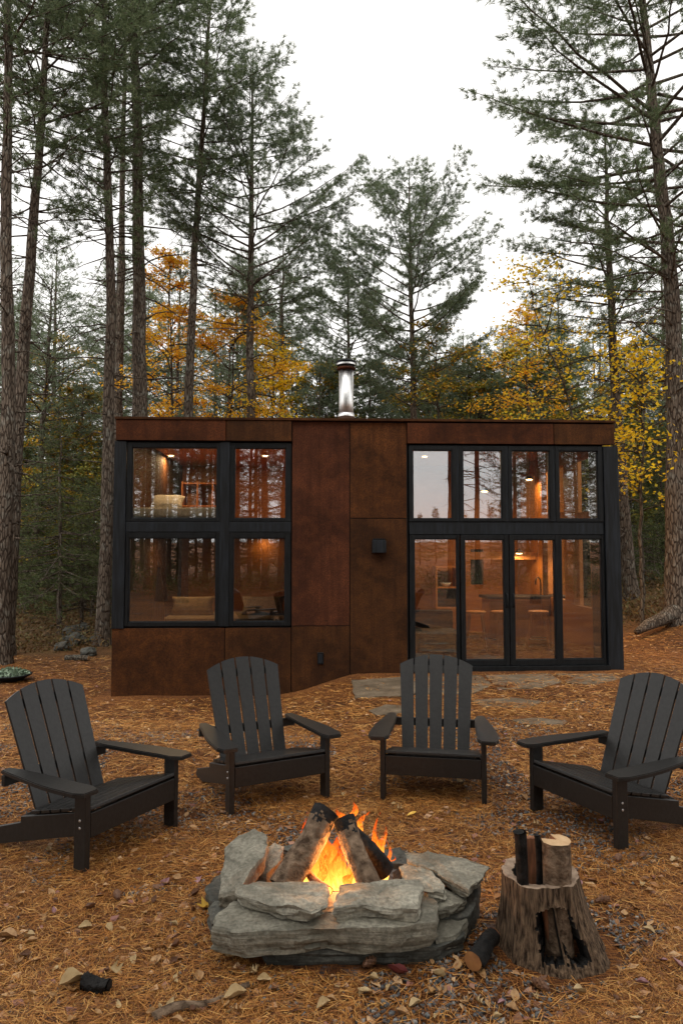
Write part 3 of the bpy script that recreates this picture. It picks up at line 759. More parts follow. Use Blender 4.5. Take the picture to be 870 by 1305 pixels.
ring = [
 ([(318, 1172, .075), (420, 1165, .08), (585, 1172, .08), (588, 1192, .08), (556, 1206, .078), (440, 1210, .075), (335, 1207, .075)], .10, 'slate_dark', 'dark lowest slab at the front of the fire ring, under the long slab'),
 ([(269, 1180, .178), (276, 1166, .185), (300, 1142, .19), (360, 1132, .19), (470, 1136, .19), (550, 1140, .195), (558, 1156, .2), (557, 1173, .195), (500, 1182, .19), (430, 1181, .185), (350, 1185, .18), (300, 1189, .175)], .105, 'slate', 'long layered grey slab forming the front of the fire ring'),
 ([(301, 1128, .26), (330, 1123, .265), (400, 1123, .265), (417, 1128, .26), (416, 1152, .25), (396, 1160, .25), (345, 1152, .25), (303, 1139, .255)], .055, 'slate_b', 'flat stone on top of the long slab, left of the ring front gap'),
 ([(426, 1148, .25), (434, 1127, .262), (470, 1123, .265), (533, 1120, .27), (540, 1128, .268), (531, 1157, .25), (500, 1157, .25), (460, 1153, .25), (424, 1158, .245)], .072, 'slate_b', 'flat stone on top of the long slab, right of the ring front gap'),
 ([(288, 1078, .29), (305, 1066, .30), (325, 1056, .31), (341, 1066, .32), (340, 1084, .30), (318, 1112, .28), (306, 1132, .25), (279, 1140, .20), (284, 1106, .24)], .12, 'slate', 'tall pale stone leaning at the left of the fire ring'),
 ([(322, 1096, .22), (336, 1085, .24), (350, 1074, .25), (361, 1078, .25), (358, 1096, .22), (340, 1116, .19), (321, 1120, .17)], .12, 'slate', 'brownish stone inside the left edge of the fire ring, beside the leaning log'),
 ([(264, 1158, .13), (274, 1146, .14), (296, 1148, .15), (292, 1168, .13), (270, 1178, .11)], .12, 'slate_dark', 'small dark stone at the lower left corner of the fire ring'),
 ([(509, 1104, .235), (520, 1100, .24), (545, 1106, .24), (567, 1127, .232), (566, 1137, .225), (545, 1134, .225), (512, 1122, .225)], .055, 'slate_b', 'small pale stone at the right of the ring beside the biggest flat stone'),
 ([(517, 1087, .26), (545, 1084, .27), (590, 1092, .265), (622, 1104, .255), (607, 1124, .24), (597, 1134, .235), (572, 1122, .24), (552, 1108, .245), (520, 1097, .255)], .045, 'slate', 'biggest flat stone at the right back of the fire ring, nearest the tree stump'),
 ([(538, 1143, .175), (560, 1132, .18), (592, 1139, .18), (591, 1149, .175), (572, 1158, .17), (545, 1160, .168)], .05, 'slate', 'flat stone low at the right of the ring, under the small pale stone'),
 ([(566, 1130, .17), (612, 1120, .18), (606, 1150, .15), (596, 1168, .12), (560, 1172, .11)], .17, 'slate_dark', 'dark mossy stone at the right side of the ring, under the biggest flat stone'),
 ([(538, 1172, .11), (560, 1158, .12), (598, 1160, .12), (588, 1186, .10), (556, 1198, .09)], .11, 'slate', 'low stone at the right front corner of the fire ring'),
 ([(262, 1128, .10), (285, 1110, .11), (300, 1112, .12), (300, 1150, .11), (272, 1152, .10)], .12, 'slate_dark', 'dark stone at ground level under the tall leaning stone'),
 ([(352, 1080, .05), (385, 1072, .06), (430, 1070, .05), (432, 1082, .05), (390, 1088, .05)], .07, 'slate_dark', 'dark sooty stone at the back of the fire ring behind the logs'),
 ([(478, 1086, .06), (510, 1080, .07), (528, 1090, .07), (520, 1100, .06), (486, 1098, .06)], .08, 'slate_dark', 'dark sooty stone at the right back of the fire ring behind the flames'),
 ([(500, 1112, .2), (508, 1107, .21), (514, 1113, .21), (512, 1121, .2), (502, 1122, .19)], .07, 'charcoal', 'small black sooty stone beside the flames'),
]
for i, (poly, th, mt, lab) in enumerate(ring):
    slab('fire_ring_stone', poly, th, mt, i+2, label=lab, cat='stone', group='stones of the fire ring')
# ash bed
c = ground(425, 1110, .05)
bm = bmesh.new(); cv = bm.verts.new((0, 0, .03)); prev = [cv]; n = 30; rr = []
for s in (.3, .6, .85, 1):
    rr.append([bm.verts.new((.36*s*math.cos(6.2832*i/n), .30*s*math.sin(6.2832*i/n), .03-.05*s*s+.02*noise.noise(Vector((i*.8, s*4, 2))))) for i in range(n)])
for i in range(n): bm.faces.new((cv, rr[0][i], rr[0][(i+1) % n]))
for a, b in zip(rr, rr[1:]):
    for i in range(n): bm.faces.new((a[i], b[i], b[(i+1) % n], a[(i+1) % n]))
o = obj('ash_bed', bm, M['ash'], None, smooth=True, kind='stuff', label='dark ash bed under the burning logs inside the fire ring', cat='ash'); o.location = (c.x, c.y, .045)
# embers
M['ember'] = mat_emit('glowing_ember', (1, .16, .02), 6)
# logs
def log(name, p0, p1, r0, r1, mat, label, cat='log', char_end=0, endmat=None, seed=0, amp=1, **kw):
    e = empty(name, p0, 0, label=label, cat=cat, **kw); bm = bmesh.new(); d = (p1-p0); N = 42; K = 32
    axx = d.normalized(); a = axx.orthogonal().normalized(); b = axx.cross(a); rings = []
    for i in range(N+1):
        t = i/N; c = d*t+a*.008*math.sin(t*4+seed)+b*.006*math.sin(t*6+seed); r = r0+(r1-r0)*t
        rings.append([bm.verts.new(c+(a*math.cos(q*6.2832/K)+b*math.sin(q*6.2832/K))*r*(1+.16*amp*noise.noise(Vector((math.cos(q*6.2832/K)*1.6+seed, math.sin(q*6.2832/K)*1.6, t*2.2)))+.09*amp*noise.noise(Vector((math.cos(q*6.2832/K)*6, math.sin(q*6.2832/K)*6+seed, t*9))))) for q in range(K)])
    for x, y in zip(rings, rings[1:]):
        for q in range(K): bm.faces.new((x[q], x[(q+1) % K], y[(q+1) % K], y[q]))
    nb = len(bm.faces)
    for f in bm.faces:
        pass
    if char_end:
        bm.faces.ensure_lookup_table()
        for i, f in enumerate(bm.faces):
            t = (i//K+.5)/N
            if t > 1-char_end+.16*noise.noise(f.calc_center_median()*22)+.10*noise.noise(f.calc_center_median()*70): f.material_index = 1
    bmesh.ops.recalc_face_normals(bm, faces=bm.faces[:])
    obj('bark', bm, [M[mat], M['charcoal']], e, smooth=True)
    for ring_, c, sgn in ((rings, Vector((0, 0, 0)), 0), (rings, d, 1)):
        pass
    for t, sg in ((0, -1), (1, 1)):
        bm = bmesh.new(); c = d*t; r = (r0 if t == 0 else r1)*.93; cv = bm.verts.new(c+axx*sg*.004)
        rg = [bm.verts.new(c+axx*sg*.001*(1+2*noise.noise(Vector((q, t, seed))))+(a*math.cos(q*6.2832/K)+b*math.sin(q*6.2832/K))*r*(1+.1*noise.noise(Vector((math.cos(q*6.2832/K)*1.6+seed, math.sin(q*6.2832/K)*1.6, t*2.2))))) for q in range(K)]
        for q in range(K): bm.faces.new((cv, rg[q], rg[(q+1) % K]) if sg > 0 else (cv, rg[(q+1) % K], rg[q]))
        obj('cut_end', bm, M[endmat or 'cut_wood'], e)
    return e
log('firewood_log', at(360, 1132, 3.30), at(418, 1034, 3.50), .066, .062, 'log_bark', 'thick bark covered log leaning right across the fire, with a charred top', char_end=.13, endmat='charcoal', seed=1, group='logs burning in the fire')
log('firewood_log', at(474, 1134, 3.27), at(436, 1044, 3.44), .052, .050, 'log_bark', 'brown log leaning left against the thick log in the fire', char_end=.16, endmat='charcoal', seed=4, group='logs burning in the fire')
log('firewood_log', at(492, 1112, 3.62), at(446, 1058, 3.60), .045, .048, 'charcoal', 'charred log behind the flames, right of the leaning brown log', endmat='charcoal', seed=7, group='logs burning in the fire')
log('firewood_log', at(418, 1136, 3.22), at(388, 1106, 3.45), .02, .018, 'red_wood', 'thin glowing reddish stick low in front of the flames', cat='stick', endmat='ember', seed=9)
# flames: each tongue is a closed twisting spindle
def mat_flame():
    m, nt, b = newmat('flame'); nt.nodes.remove(b)
    tc = nt.nodes.new('ShaderNodeTexCoord'); sx = nt.nodes.new('ShaderNodeSeparateXYZ'); nt.links.new(tc.outputs['Generated'], sx.inputs[0])
    v = coords(nt, (16, 16, 5)); n1 = noi(nt, v, 2.2, 4, .6, 1.2)
    h = mth(nt, 'ADD', sx.outputs[2], mth(nt, 'MULTIPLY', mth(nt, 'SUBTRACT', n1, .5), .9))
    c = ramp(nt, h, [(0, (1, .48, .09)), (.25, (1, .32, .035)), (.6, (1, .17, .012)), (1, (.8, .06, .004))])
    e = nt.nodes.new('ShaderNodeEmission'); nt.links.new(c, e.inputs[0])
    nt.links.new(ramp(nt, h, [(0, (1, 1, 1)), (1, (.28, .28, .28))]), e.inputs[1])
    st = mth(nt, 'MULTIPLY', ramp(nt, h, [(0, (1, 1, 1)), (1, (.25, .25, .25))]), 2.0); nt.links.new(st, e.inputs[1])
    t = nt.nodes.new('ShaderNodeBsdfTransparent'); mx = nt.nodes.new('ShaderNodeMixShader')
    n2 = noi(nt, v, 3.4, 4, .65, 1.5)
    a = ramp(nt, mth(nt, 'SUBTRACT', n2, mth(nt, 'MULTIPLY', sx.outputs[2], .16)), [(.33, (0, 0, 0)), (.46, (.97, .97, .97))])
    nt.links.new(a, mx.inputs[0]); nt.links.new(t.outputs[0], mx.inputs[1]); nt.links.new(e.outputs[0], mx.inputs[2])
    nt.links.new(mx.outputs[0], nt.nodes['Material Output'].inputs[0]); return m
M['flame'] = mat_flame()
fl_e = empty('campfire_flames', at(425, 1130, 3.42), label='bright orange flames rising between the logs in the stone ring', cat='fire')
tongues = [(398, 1134, 384, 1048, 3.40, 20), (410, 1136, 398, 1062, 3.35, 22), (420, 1138, 408, 1074, 3.34, 20), (426, 1136, 414, 1050, 3.42, 21), (408, 1126, 386, 1036, 3.50, 15),
           (436, 1134, 428, 1070, 3.36, 20), (446, 1132, 446, 1078, 3.38, 18), (428, 1130, 402, 1040, 3.54, 18), (440, 1126, 424, 1062, 3.50, 17), (452, 1130, 458, 1088, 3.42, 14), (416, 1130, 392, 1070, 3.38, 14),
           (476, 1126, 482, 1036, 3.62, 17), (486, 1126, 476, 1058, 3.66, 17), (490, 1122, 495, 1070, 3.58, 12), (472, 1118, 466, 1066, 3.68, 14), (452, 1110, 440, 1050, 3.62, 12), (480, 1116, 488, 1048, 3.70, 13),
           (438, 1054, 456, 1022, 3.62, 14), (448, 1060, 430, 1026, 3.64, 12), (456, 1068, 466, 1034, 3.66, 11), (488, 1106, 502, 1090, 3.56, 7), (402, 1136, 414, 1094, 3.30, 14), (382, 1126, 374, 1076, 3.46, 10), (440, 1137, 450, 1108, 3.30, 14)]
for i, (x0, y0, x1, y1, Y, w) in enumerate(tongues):
    Y += .10
    b0 = at(x0, y0, Y); t0 = at(x1, y1, Y+.02); d = t0-b0; bm = bmesh.new(); rings = []; N = 18; K = 10; wr = w/(890/Y)*.62
    for k in range(N+1):
        t = k/N; r = wr*(math.sin(math.pi*min(1, t*.92+.10))**.75)*(1-t)**.45*1.2+.0006
        ph = i*1.7; c = d*t+Vector((.022*t*math.sin(t*7+ph), .018*t*math.cos(t*6+ph*2), 0))
        tw = ph+t*2.2
        rings.append([bm.verts.new(c+Vector((math.cos(q*6.2832/K)*math.cos(tw)*r-math.sin(q*6.2832/K)*math.sin(tw)*r*.45, math.cos(q*6.2832/K)*math.sin(tw)*r+math.sin(q*6.2832/K)*math.cos(tw)*r*.45, 0))*1.0) for q in range(K)])
    for a, b in zip(rings, rings[1:]):
        for q in range(K): bm.faces.new((a[q], a[(q+1) % K], b[(q+1) % K], b[q]))
    o = obj('flame_tongue', bm, M['flame'], fl_e, smooth=True); o.location = b0-fl_e.location
bm = bmesh.new()
for i in range(60):
    x = rnd.gauss(0, .10); y = rnd.gauss(0, .08); r = rnd.uniform(.006, .016)
    bmesh.ops.create_icosphere(bm, subdivisions=1, radius=r, matrix=Matrix.Translation((x, y, rnd.uniform(0, .03))))
o = obj('embers', bm, M['ember'], None, kind='stuff', label='glowing embers at the foot of the flames', cat='embers'); p = at(425, 1128, 3.42); o.location = (p.x, p.y, .085)
lt = bpy.data.lights.new('fire_glow', 'POINT'); lt.energy = 13; lt.color = (1, .42, .12); lt.shadow_soft_size = .12
lo = bpy.data.objects.new('fire_glow', lt); COL.objects.link(lo); lo.location = at(428, 1092, 3.42)

# ------------------------------------------------------------------ hollow stump
sc = ground(703, 1204, 0.0); ST_ = empty('hollow_stump', (sc.x, sc.y, 0), label='hollow weathered tree stump holding firewood at the right of the fire ring', cat='stump')
HS = .318; topoff = Vector((-.045, .0, 0))
def srad(th, z, inner=False):
    t = min(1.0, z/HS); r = .165+.058*(1-t)**1.3+.018*(1-t)**4+.005*noise.noise(Vector((th*7, z*5, 3)))+.006*abs(noise.noise(Vector((math.cos(th)*22, math.sin(th)*22, z*7))))
    r *= 1+.09*noise.noise(Vector((math.cos(th)*1.5, math.sin(th)*1.5, z*2)))+.035*math.sin(th*7+z*3)*(1-t)**.6+.03*noise.noise(Vector((math.cos(th)*9, math.sin(th)*9, z*3)))
    if inner: r = r-.045-.02*(1-t)
    return r
K, N = 168, 52
def spt(th, z, inner): 
    t = z/HS; r = srad(th, z, inner); return Vector((r*math.cos(th), r*math.sin(th), z))+topoff*t
def opening(th, z):     # th from -pi/2 (towards the camera)
    a = (th+math.pi/2+math.pi) % (2*math.pi)-math.pi
    u = a*.2; j = .020*noise.noise(Vector((a*7, z*17, 3)))+.012*noise.noise(Vector((a*22, z*60, 8)))
    h1 = abs(u+.045)/.05; h2 = abs(u-.035-(.2-z)*.16)/.045
    top = .245-.9*abs(u)**1.5
    return .035 < z+j < top+j and (h1+j*12 < 1 or h2+j*12 < 1) and not (abs(u+.002) < .004)
bm = bmesh.new(); go, gi = [], []
for i in range(N+1):
    z = -.03+(HS+.03)*i/N
    zt_ = lambda th: z if i < N else z+.012*noise.noise(Vector((math.cos(th)*3, math.sin(th)*3, 5)))
    go.append([bm.verts.new(spt(2*math.pi*q/K, zt_(2*math.pi*q/K), False)) for q in range(K)])
    gi.append([bm.verts.new(spt(2*math.pi*q/K, zt_(2*math.pi*q/K)-(.006 if i == N else 0), True)) for q in range(K)])
op = [[opening(2*math.pi*(q+.5)/K, -.03+(HS+.03)*(i+.5)/N) for q in range(K)] for i in range(N)]
for i in range(N):
    for q in range(K):
        q2 = (q+1) % K
        if not op[i][q]:
            bm.faces.new((go[i][q], go[i][q2], go[i+1][q2], go[i+1][q])).material_index = 0
            bm.faces.new((gi[i][q], gi[i+1][q], gi[i+1][q2], gi[i][q2])).material_index = 1
            for (di, dq, e) in ((-1, 0, (0, 0, 0, 1)), (1, 0, (1, 0, 1, 1)), (0, -1, (0, 0, 1, 0)), (0, 1, (0, 1, 1, 1))):
                ii = i+di
                if 0 <= ii < N and op[ii][(q+dq) % K]:
                    a, b = (i+e[0], (q+e[1]) % K), (i+e[2], (q+e[3]) % K)
                    bm.faces.new((go[a[0]][a[1]], go[b[0]][b[1]], gi[b[0]][b[1]], gi[a[0]][a[1]])).material_index = 1
obj_b = obj('bark', bm, [M['stump_bark'], M['charcoal']], ST_, smooth=True)  # inner wall and opening edges take the near-black material
bm = bmesh.new(); o_, i_ = [], []
for q in range(K):
    a = go_ = spt(2*math.pi*q/K, HS+.012*noise.noise(Vector((math.cos(2*math.pi*q/K)*3, math.sin(2*math.pi*q/K)*3, 5))), False)
    b = spt(2*math.pi*q/K, HS-.004, True)
    m1 = a.lerp(b, .12)+Vector((0, 0, .006)); m2 = a.lerp(b, .8)+Vector((0, 0, .007*noise.noise(b*20)+.004))
    o_.append((bm.verts.new(a+Vector((0, 0, .0005))), bm.verts.new(m1), bm.verts.new(m2), bm.verts.new(b)))
for q in range(K):
    x, y = o_[q], o_[(q+1) % K]
    for k in range(3): bm.faces.new((x[k], y[k], y[k+1], x[k+1]))
obj('cut_rim', bm, mat_noise('weathered_cut_rim', (.18, .12, .08), (.36, .26, .18), 18, .85, .5), ST_)
def S(px, py, Y): return at(px, py, Y)
def downto(px, py, Y, dx=0, dy=0):
    p = S(px, py, Y); return Vector((p.x+dx, p.y+dy, .01))
log('charred_stick', downto(664, 1060, 3.10, .03, .02), S(660, 1060, 3.08), .024, .026, 'charcoal', 'thick black charred stick standing at the left inside the stump', cat='stick', endmat='charcoal', seed=11)
log('charred_stick', downto(684, 1062, 3.14, .02, .02), S(683, 1064, 3.14), .016, .013, 'charcoal', 'thin black charred stick standing next to the pale cut log in the stump', cat='stick', endmat='charcoal', seed=12)
def split_log(name, base, top, r, ang, a0, mat, endmat, label, seed):
    e = empty(name, base, label=label, cat='log'); d = top-base; axx = d.normalized(); a = Vector((1, 0, 0)); a = (a-axx*a.dot(axx)).normalized(); b = axx.cross(a)
    prof = []
    n = 16
    for i in range(n+1): t = a0+ang*i/n; prof.append((math.cos(t)*r, math.sin(t)*r))
    if ang < 6: prof.append((.12*r*math.cos(a0+ang/2), .12*r*math.sin(a0+ang/2)))
    bm = bmesh.new(); N = 8; rings = []
    for k in range(N+1):
        t = k/N; rings.append([bm.verts.new(d*t+(a*x+b*y)*(1+.07*noise.noise(Vector((x*30, y*30, t*3+seed))))) for x, y in prof])
    m = len(prof)
    for k in range(N):
        for i in range(m):
            f = bm.faces.new((rings[k][i], rings[k][(i+1) % m], rings[k+1][(i+1) % m], rings[k+1][i])); f.material_index = 0 if i < n else 1
    bm.faces.new(rings[0][::-1]).material_index = 1
    bmesh.ops.recalc_face_normals(bm, faces=bm.faces[:])
    obj('bark', bm, [M[mat], M['red_wood']], e)
    bm = bmesh.new(); c = bm.verts.new(d+axx*.008+(a*.3*r*math.cos(a0+ang/2)+b*.3*r*math.sin(a0+ang/2)))
    rg = [bm.verts.new(d+axx*(.002+.006*noise.noise(Vector((i*.7, seed, 0))))+(a*x+b*y)) for i, (x, y) in enumerate(prof)]
    for i in range(m): bm.faces.new((c, rg[i], rg[(i+1) % m]))
    obj('cut_end', bm, M[endmat], e); return e
t_ = S(708, 1071, 3.12); split_log('split_log', Vector((t_.x+.01, t_.y+.01, .01)), t_, .062, 5.2, R(-200), 'log_bark', 'cut_wood', 'upright log with pale freshly cut top standing in the stump', 3)
t_ = S(675, 1070, 3.22); split_log('split_log', Vector((t_.x+.02, t_.y, .01)), t_, .038, 3.3, R(0), 'red_wood', 'red_wood', 'reddish split wood standing between the two charred sticks in the stump', 5)
t_ = S(692, 1132, 3.13); split_log('split_log', Vector((t_.x+.04, t_.y-.02, .01)), t_, .024, 3.3, R(-180), 'red_wood', 'red_wood', 'narrow wood piece seen through the opening in the stump', 8)
a_ = S(602, 1188, 2.98); b_ = S(628, 1172, 3.16); a_.z = .06; b_.z = .07
log('firewood_log', b_, a_, .034, .041, 'charcoal', 'charred log with orange cut end lying between the fire ring and the stump', endmat='red_wood', seed=15)
bpy.data.objects['firewood_log.004'].children[2].data.materials[0] = mat_noise('orange_cut_face', (.16, .06, .02), (.36, .16, .05), 10, .7, .2)
# foreground bits
p = ground(120, 1266, 0); q = ground(140, 1256, 0)
c1 = log('charred_log_piece', Vector((p.x-.05, p.y+.02, gz(p.x, p.y)+.03)), Vector((q.x+.015, q.y-.05, gz(q.x, q.y)+.028)), .03, .024, 'charcoal', 'black charred chunk lying in the needles at the bottom left', cat='charcoal', endmat='charcoal', seed=21, amp=2.6)
a = ground(196, 1304, 0); b = ground(318, 1262, 0)
bm = bmesh.new(); pts = []; rd = []
for k in range(12):
    t = k/11; x = a.x+(b.x-a.x)*t; y = a.y+(b.y-a.y)*t+.012*math.sin(t*9); pts.append((x, y, gz(x, y)+.014+.008*math.sin(t*7))); rd.append(.016*(1-.6*t)+.004)
tube(bm, pts, rd, 9); obj('fallen_branch', bm, M['log_bark'], None, smooth=True, label='weathered branch half buried in needles at the bottom edge, left of centre', cat='branch')
a = ground(60, 1240, 0)
# pine cones
def cone_mesh():
    bm = bmesh.new()
    tube(bm, [(-.035, 0, .014), (-.01, 0, .016), (.035, 0, .014)], [.008, .012, .004], 8)
    for i in range(44):
        t = i/44; th = i*2.4; x = -.034+.07*t; r = .017*(math.sin(math.pi*(t*.85+.12)))**.7+.004
        c = Vector((x, math.cos(th)*r*.5, .016+math.sin(th)*r*.5)); o = Vector((x+.010, math.cos(th)*r, .016+math.sin(th)*r)); s = Vector((0, -math.sin(th), math.cos(th)))*.006
        vs = [bm.verts.new(v) for v in (c-s*.6, o-s, o+Vector((.003, 0, 0)), o+s, c+s*.6)]; bm.faces.new(vs)
    me = bpy.data.meshes.new('pine_cone'); bm.to_mesh(me); bm.free(); me.materials.append(M['leaf_brown']); return me
cm = cone_mesh()
for px, py, rz, lab in ((787, 1098, 1, 'pine cone beside the near leg of the far right chair'), (766, 1152, .3, 'pine cone on the needles right of the stump'), (150, 1146, 2, 'pine cone on the needles left of the fire ring'), (470, 1232, .8, 'pine cone under the front edge of the fire ring'), (690, 1262, 2.2, 'pine cone in the needles below the stump'), (585, 912, .2, 'pine cone near the patio behind the chair facing the camera')):
    p = ground(px, py); o = bpy.data.objects.new('pine_cone', cm); COL.objects.link(o); o.location = (p.x, p.y, gz(p.x, p.y)+.004); o.rotation_euler = (0, 0, rz)
    tag(o, 'small brown '+lab, 'pine cone', 'pine cones on the ground')

# ------------------------------------------------------------------ patio flagstones
def flag(poly, thick, mat, seed, lab, up=.02):
    pl = []
    for px, py in poly:
        p = ground(px, py); pl.append((px, py, gz(p.x, p.y)+up))
    slab('flagstone', pl, thick, mat, seed, rough=.006, label=lab, cat='paving stone', group='flagstones by the cabin door')
M['slate_flag'] = mat_slate('mossy_flagstone', (.12, .085, .05), (.24, .18, .12), 13)
flag([(448, 866), (520, 862), (540, 876), (520, 886), (452, 888)], .07, 'slate_flag', 31, 'broad flagstone at the left end of the patio below the wall lamp', .03)
flag([(528, 862), (612, 860), (628, 872), (600, 884), (545, 884)], .05, 'slate_flag', 32, 'flagstone in front of the leftmost tall pane', .012)
flag([(618, 860), (700, 858), (716, 868), (690, 876), (634, 878)], .05, 'slate_flag', 33, 'flagstone in front of the sliding doors', .008)
flag([(706, 858), (780, 858), (792, 864), (760, 872), (722, 870)], .05, 'slate_flag', 34, 'flagstone at the right end of the patio', .008)
flag([(470, 905), (492, 897), (516, 899), (510, 908), (480, 911)], .03, 'slate_flag', 35, 'small mossy flagstone left of the chair facing the camera', .025)
flag([(650, 917), (680, 914), (722, 918), (716, 923), (668, 922)], .03, 'slate_flag', 36, 'thin flagstone half covered by needles behind the right armrest', .012)
flag([(600, 892), (650, 888), (690, 893), (676, 901), (618, 902)], .03, 'slate_flag', 37, 'sunken flagstone between the patio and the two right chairs', .010)

# ------------------------------------------------------------------ fallen leaves
def leaf_mesh(kind, mat, seed):
    r = random.Random(seed); bm = bmesh.new(); L = .055 if kind else .06
    if kind == 0: prof = [(0, 0), (.15, .22), (.35, .36), (.55, .36), (.78, .22), (1, 0)]
    else: prof = [(0, 0), (.05, .25), (.18, .5), (.28, .22), (.42, .26), (.6, .5), (.66, .18), (.8, .16), (1, 0)]
    curl = r.uniform(.3, 2.2); cup = r.uniform(.4, 2.6); rows = []
    for t, w in prof:
        row = []
        for k in (-1, -.5, 0, .5, 1):
            x = (t-.5)*L*2*.62; y = k*w*L*(1 if kind else .95)*r.uniform(.9, 1.1)
            z = curl*((t-.4)**2)*L*.7+cup*(abs(k)*w)**1.4*L*.8+.003*noise.noise(Vector((x*60, y*60, seed)))
            row.append(bm.verts.new((x, y, z)) if w > 0 or k == 0 else None)
        rows.append(row)
    for a, b in zip(rows, rows[1:]):
        for k in range(4):
            v = [x for x in (a[k] or a[2], a[k+1] or a[2], b[k+1] or b[2], b[k] or b[2])]
            u = []
            for x in v:
                if x not in u: u.append(x)
            if len(u) > 2:
                try: bm.faces.new(u)
                except ValueError: pass
    me = bpy.data.meshes.new('fallen_leaf'); bm.to_mesh(me); bm.free(); me.materials.append(M[mat]); me.polygons.foreach_set('use_smooth', [True]*len(me.polygons)); return me
LM = {m: [leaf_mesh(int(i == 5), m, i*7+j) for i in range(6)] for j, m in enumerate(('leaf_tan', 'leaf_pale', 'leaf_brown', 'leaf_yellow', 'leaf_mauve', 'leaf_red'))}
LG = {'leaf_tan': ('curled tan fallen leaf on the needle covered ground', 'tan fallen leaves'), 'leaf_pale': ('pale beige fallen leaf on the needle covered ground', 'pale fallen leaves'),
      'leaf_brown': ('dark brown fallen leaf on the needle covered ground', 'brown fallen leaves'), 'leaf_mauve': ('mauve pink fallen leaf on the needle covered ground', 'mauve fallen leaves')}
def put_leaf(mat, x, y, s, lab, grp=None):
    o = bpy.data.objects.new('fallen_leaf', rnd.choice(LM[mat])); COL.objects.link(o)
    o.location = (x, y, gz(x, y)+.012); o.rotation_euler = (rnd.uniform(-.5, .5), rnd.uniform(-.5, .5), rnd.uniform(0, 6.3)); o.scale = (s, s, s)
    tag(o, lab, 'leaf', grp)
for px, py, mt, s, lab in ((722, 1130, 'leaf_yellow', 1.2, 'yellow fallen leaf lying right of the stump'), (262, 1160, 'leaf_yellow', 1.5, 'bright yellow leaf against the left end of the fire ring'), (524, 1040, 'leaf_yellow', 1.0, 'small yellow leaf between the fire and the chair facing the camera'),
                           (505, 1245, 'leaf_red', 1.5, 'big dark red leaf below the front of the fire ring'), (92, 1258, 'leaf_pale', 1.7, 'large pale leaf beside the black charred chunk'), (300, 1275, 'leaf_pale', 1.3, 'pale leaf at the tip of the half buried branch'),
                           (8, 868+330, 'leaf_tan', 1.4, 'tan leaf at the left edge level with the fire ring')):
    p = ground(px, py); put_leaf(mt, p.x, p.y, s, lab)
def blocked(x, y):
    if (x+.0-at(430, 1100, 3.4).x)**2/.36+(y-3.4)**2/.185 < 1: return True
    if (x-sc.x)**2+(y-sc.y)**2 < .085: return True
    return y > 9.7+.04*x and -3.4 < x < 4.2
cnt = 0
while cnt < 285:
    px = rnd.uniform(-10, 880); py = 862+ (1310-862)*rnd.random()**.8
    if rnd.random() < .18: px = rnd.gauss(430, 170); py = rnd.uniform(1215, 1300)
    p = ground(px, py)
    if blocked(p.x, p.y): continue
    mt = rnd.choices(['leaf_tan', 'leaf_pale', 'leaf_brown', 'leaf_mauve'], [5, 3, 3.5, 1.3])[0]
    put_leaf(mt, p.x, p.y, rnd.uniform(.35, .9), *LG[mt]); cnt += 1
# the rest of the leaf litter
def scatter_local(n, seed, fn):
    g_ = np.random.default_rng(seed); out = []
    while len(out) < n:
        px = g_.uniform(-120, 990); py = 800+ (1400-800)*g_.random()
        x, y = fn(g_)
        if blocked(x, y): continue
        out.append((x, y))
    return out
def gxy(g_):
    y = 2.1+ 11.5*g_.random()**1.5; x = g_.uniform(-1, 1)*(y*.56+.5); return x, y
pts = scatter_local(3000, 5, gxy)
g_ = np.random.default_rng(9); V, Fc = [], []
for x, y in pts:
    s = g_.uniform(.012, .035); a = g_.uniform(0, 6.28); z = gz(x, y)+.008; u = np.array([math.cos(a), math.sin(a), g_.uniform(-.4, .4)])*s; v = np.array([-math.sin(a), math.cos(a), g_.uniform(-.4, .4)])*s*.6
    c = np.array([x, y, z]); b = len(V); V += [c-u, c+v+[0, 0, .006], c+u, c-v+[0, 0, .004]]; Fc.append([b, b+1, b+2, b+3])
mll = mat_leaf('leaf_litter', [(.14, .06, .03), (.34, .18, .09), (.48, .32, .18), (.22, .10, .08)], transl=0)
link('leaf_litter', npmesh('leaf_litter', np.array(V), np.array(Fc)), mll, kind='stuff', label='small scattered bits of dry leaf over the needle covered ground', cat='leaf litter')
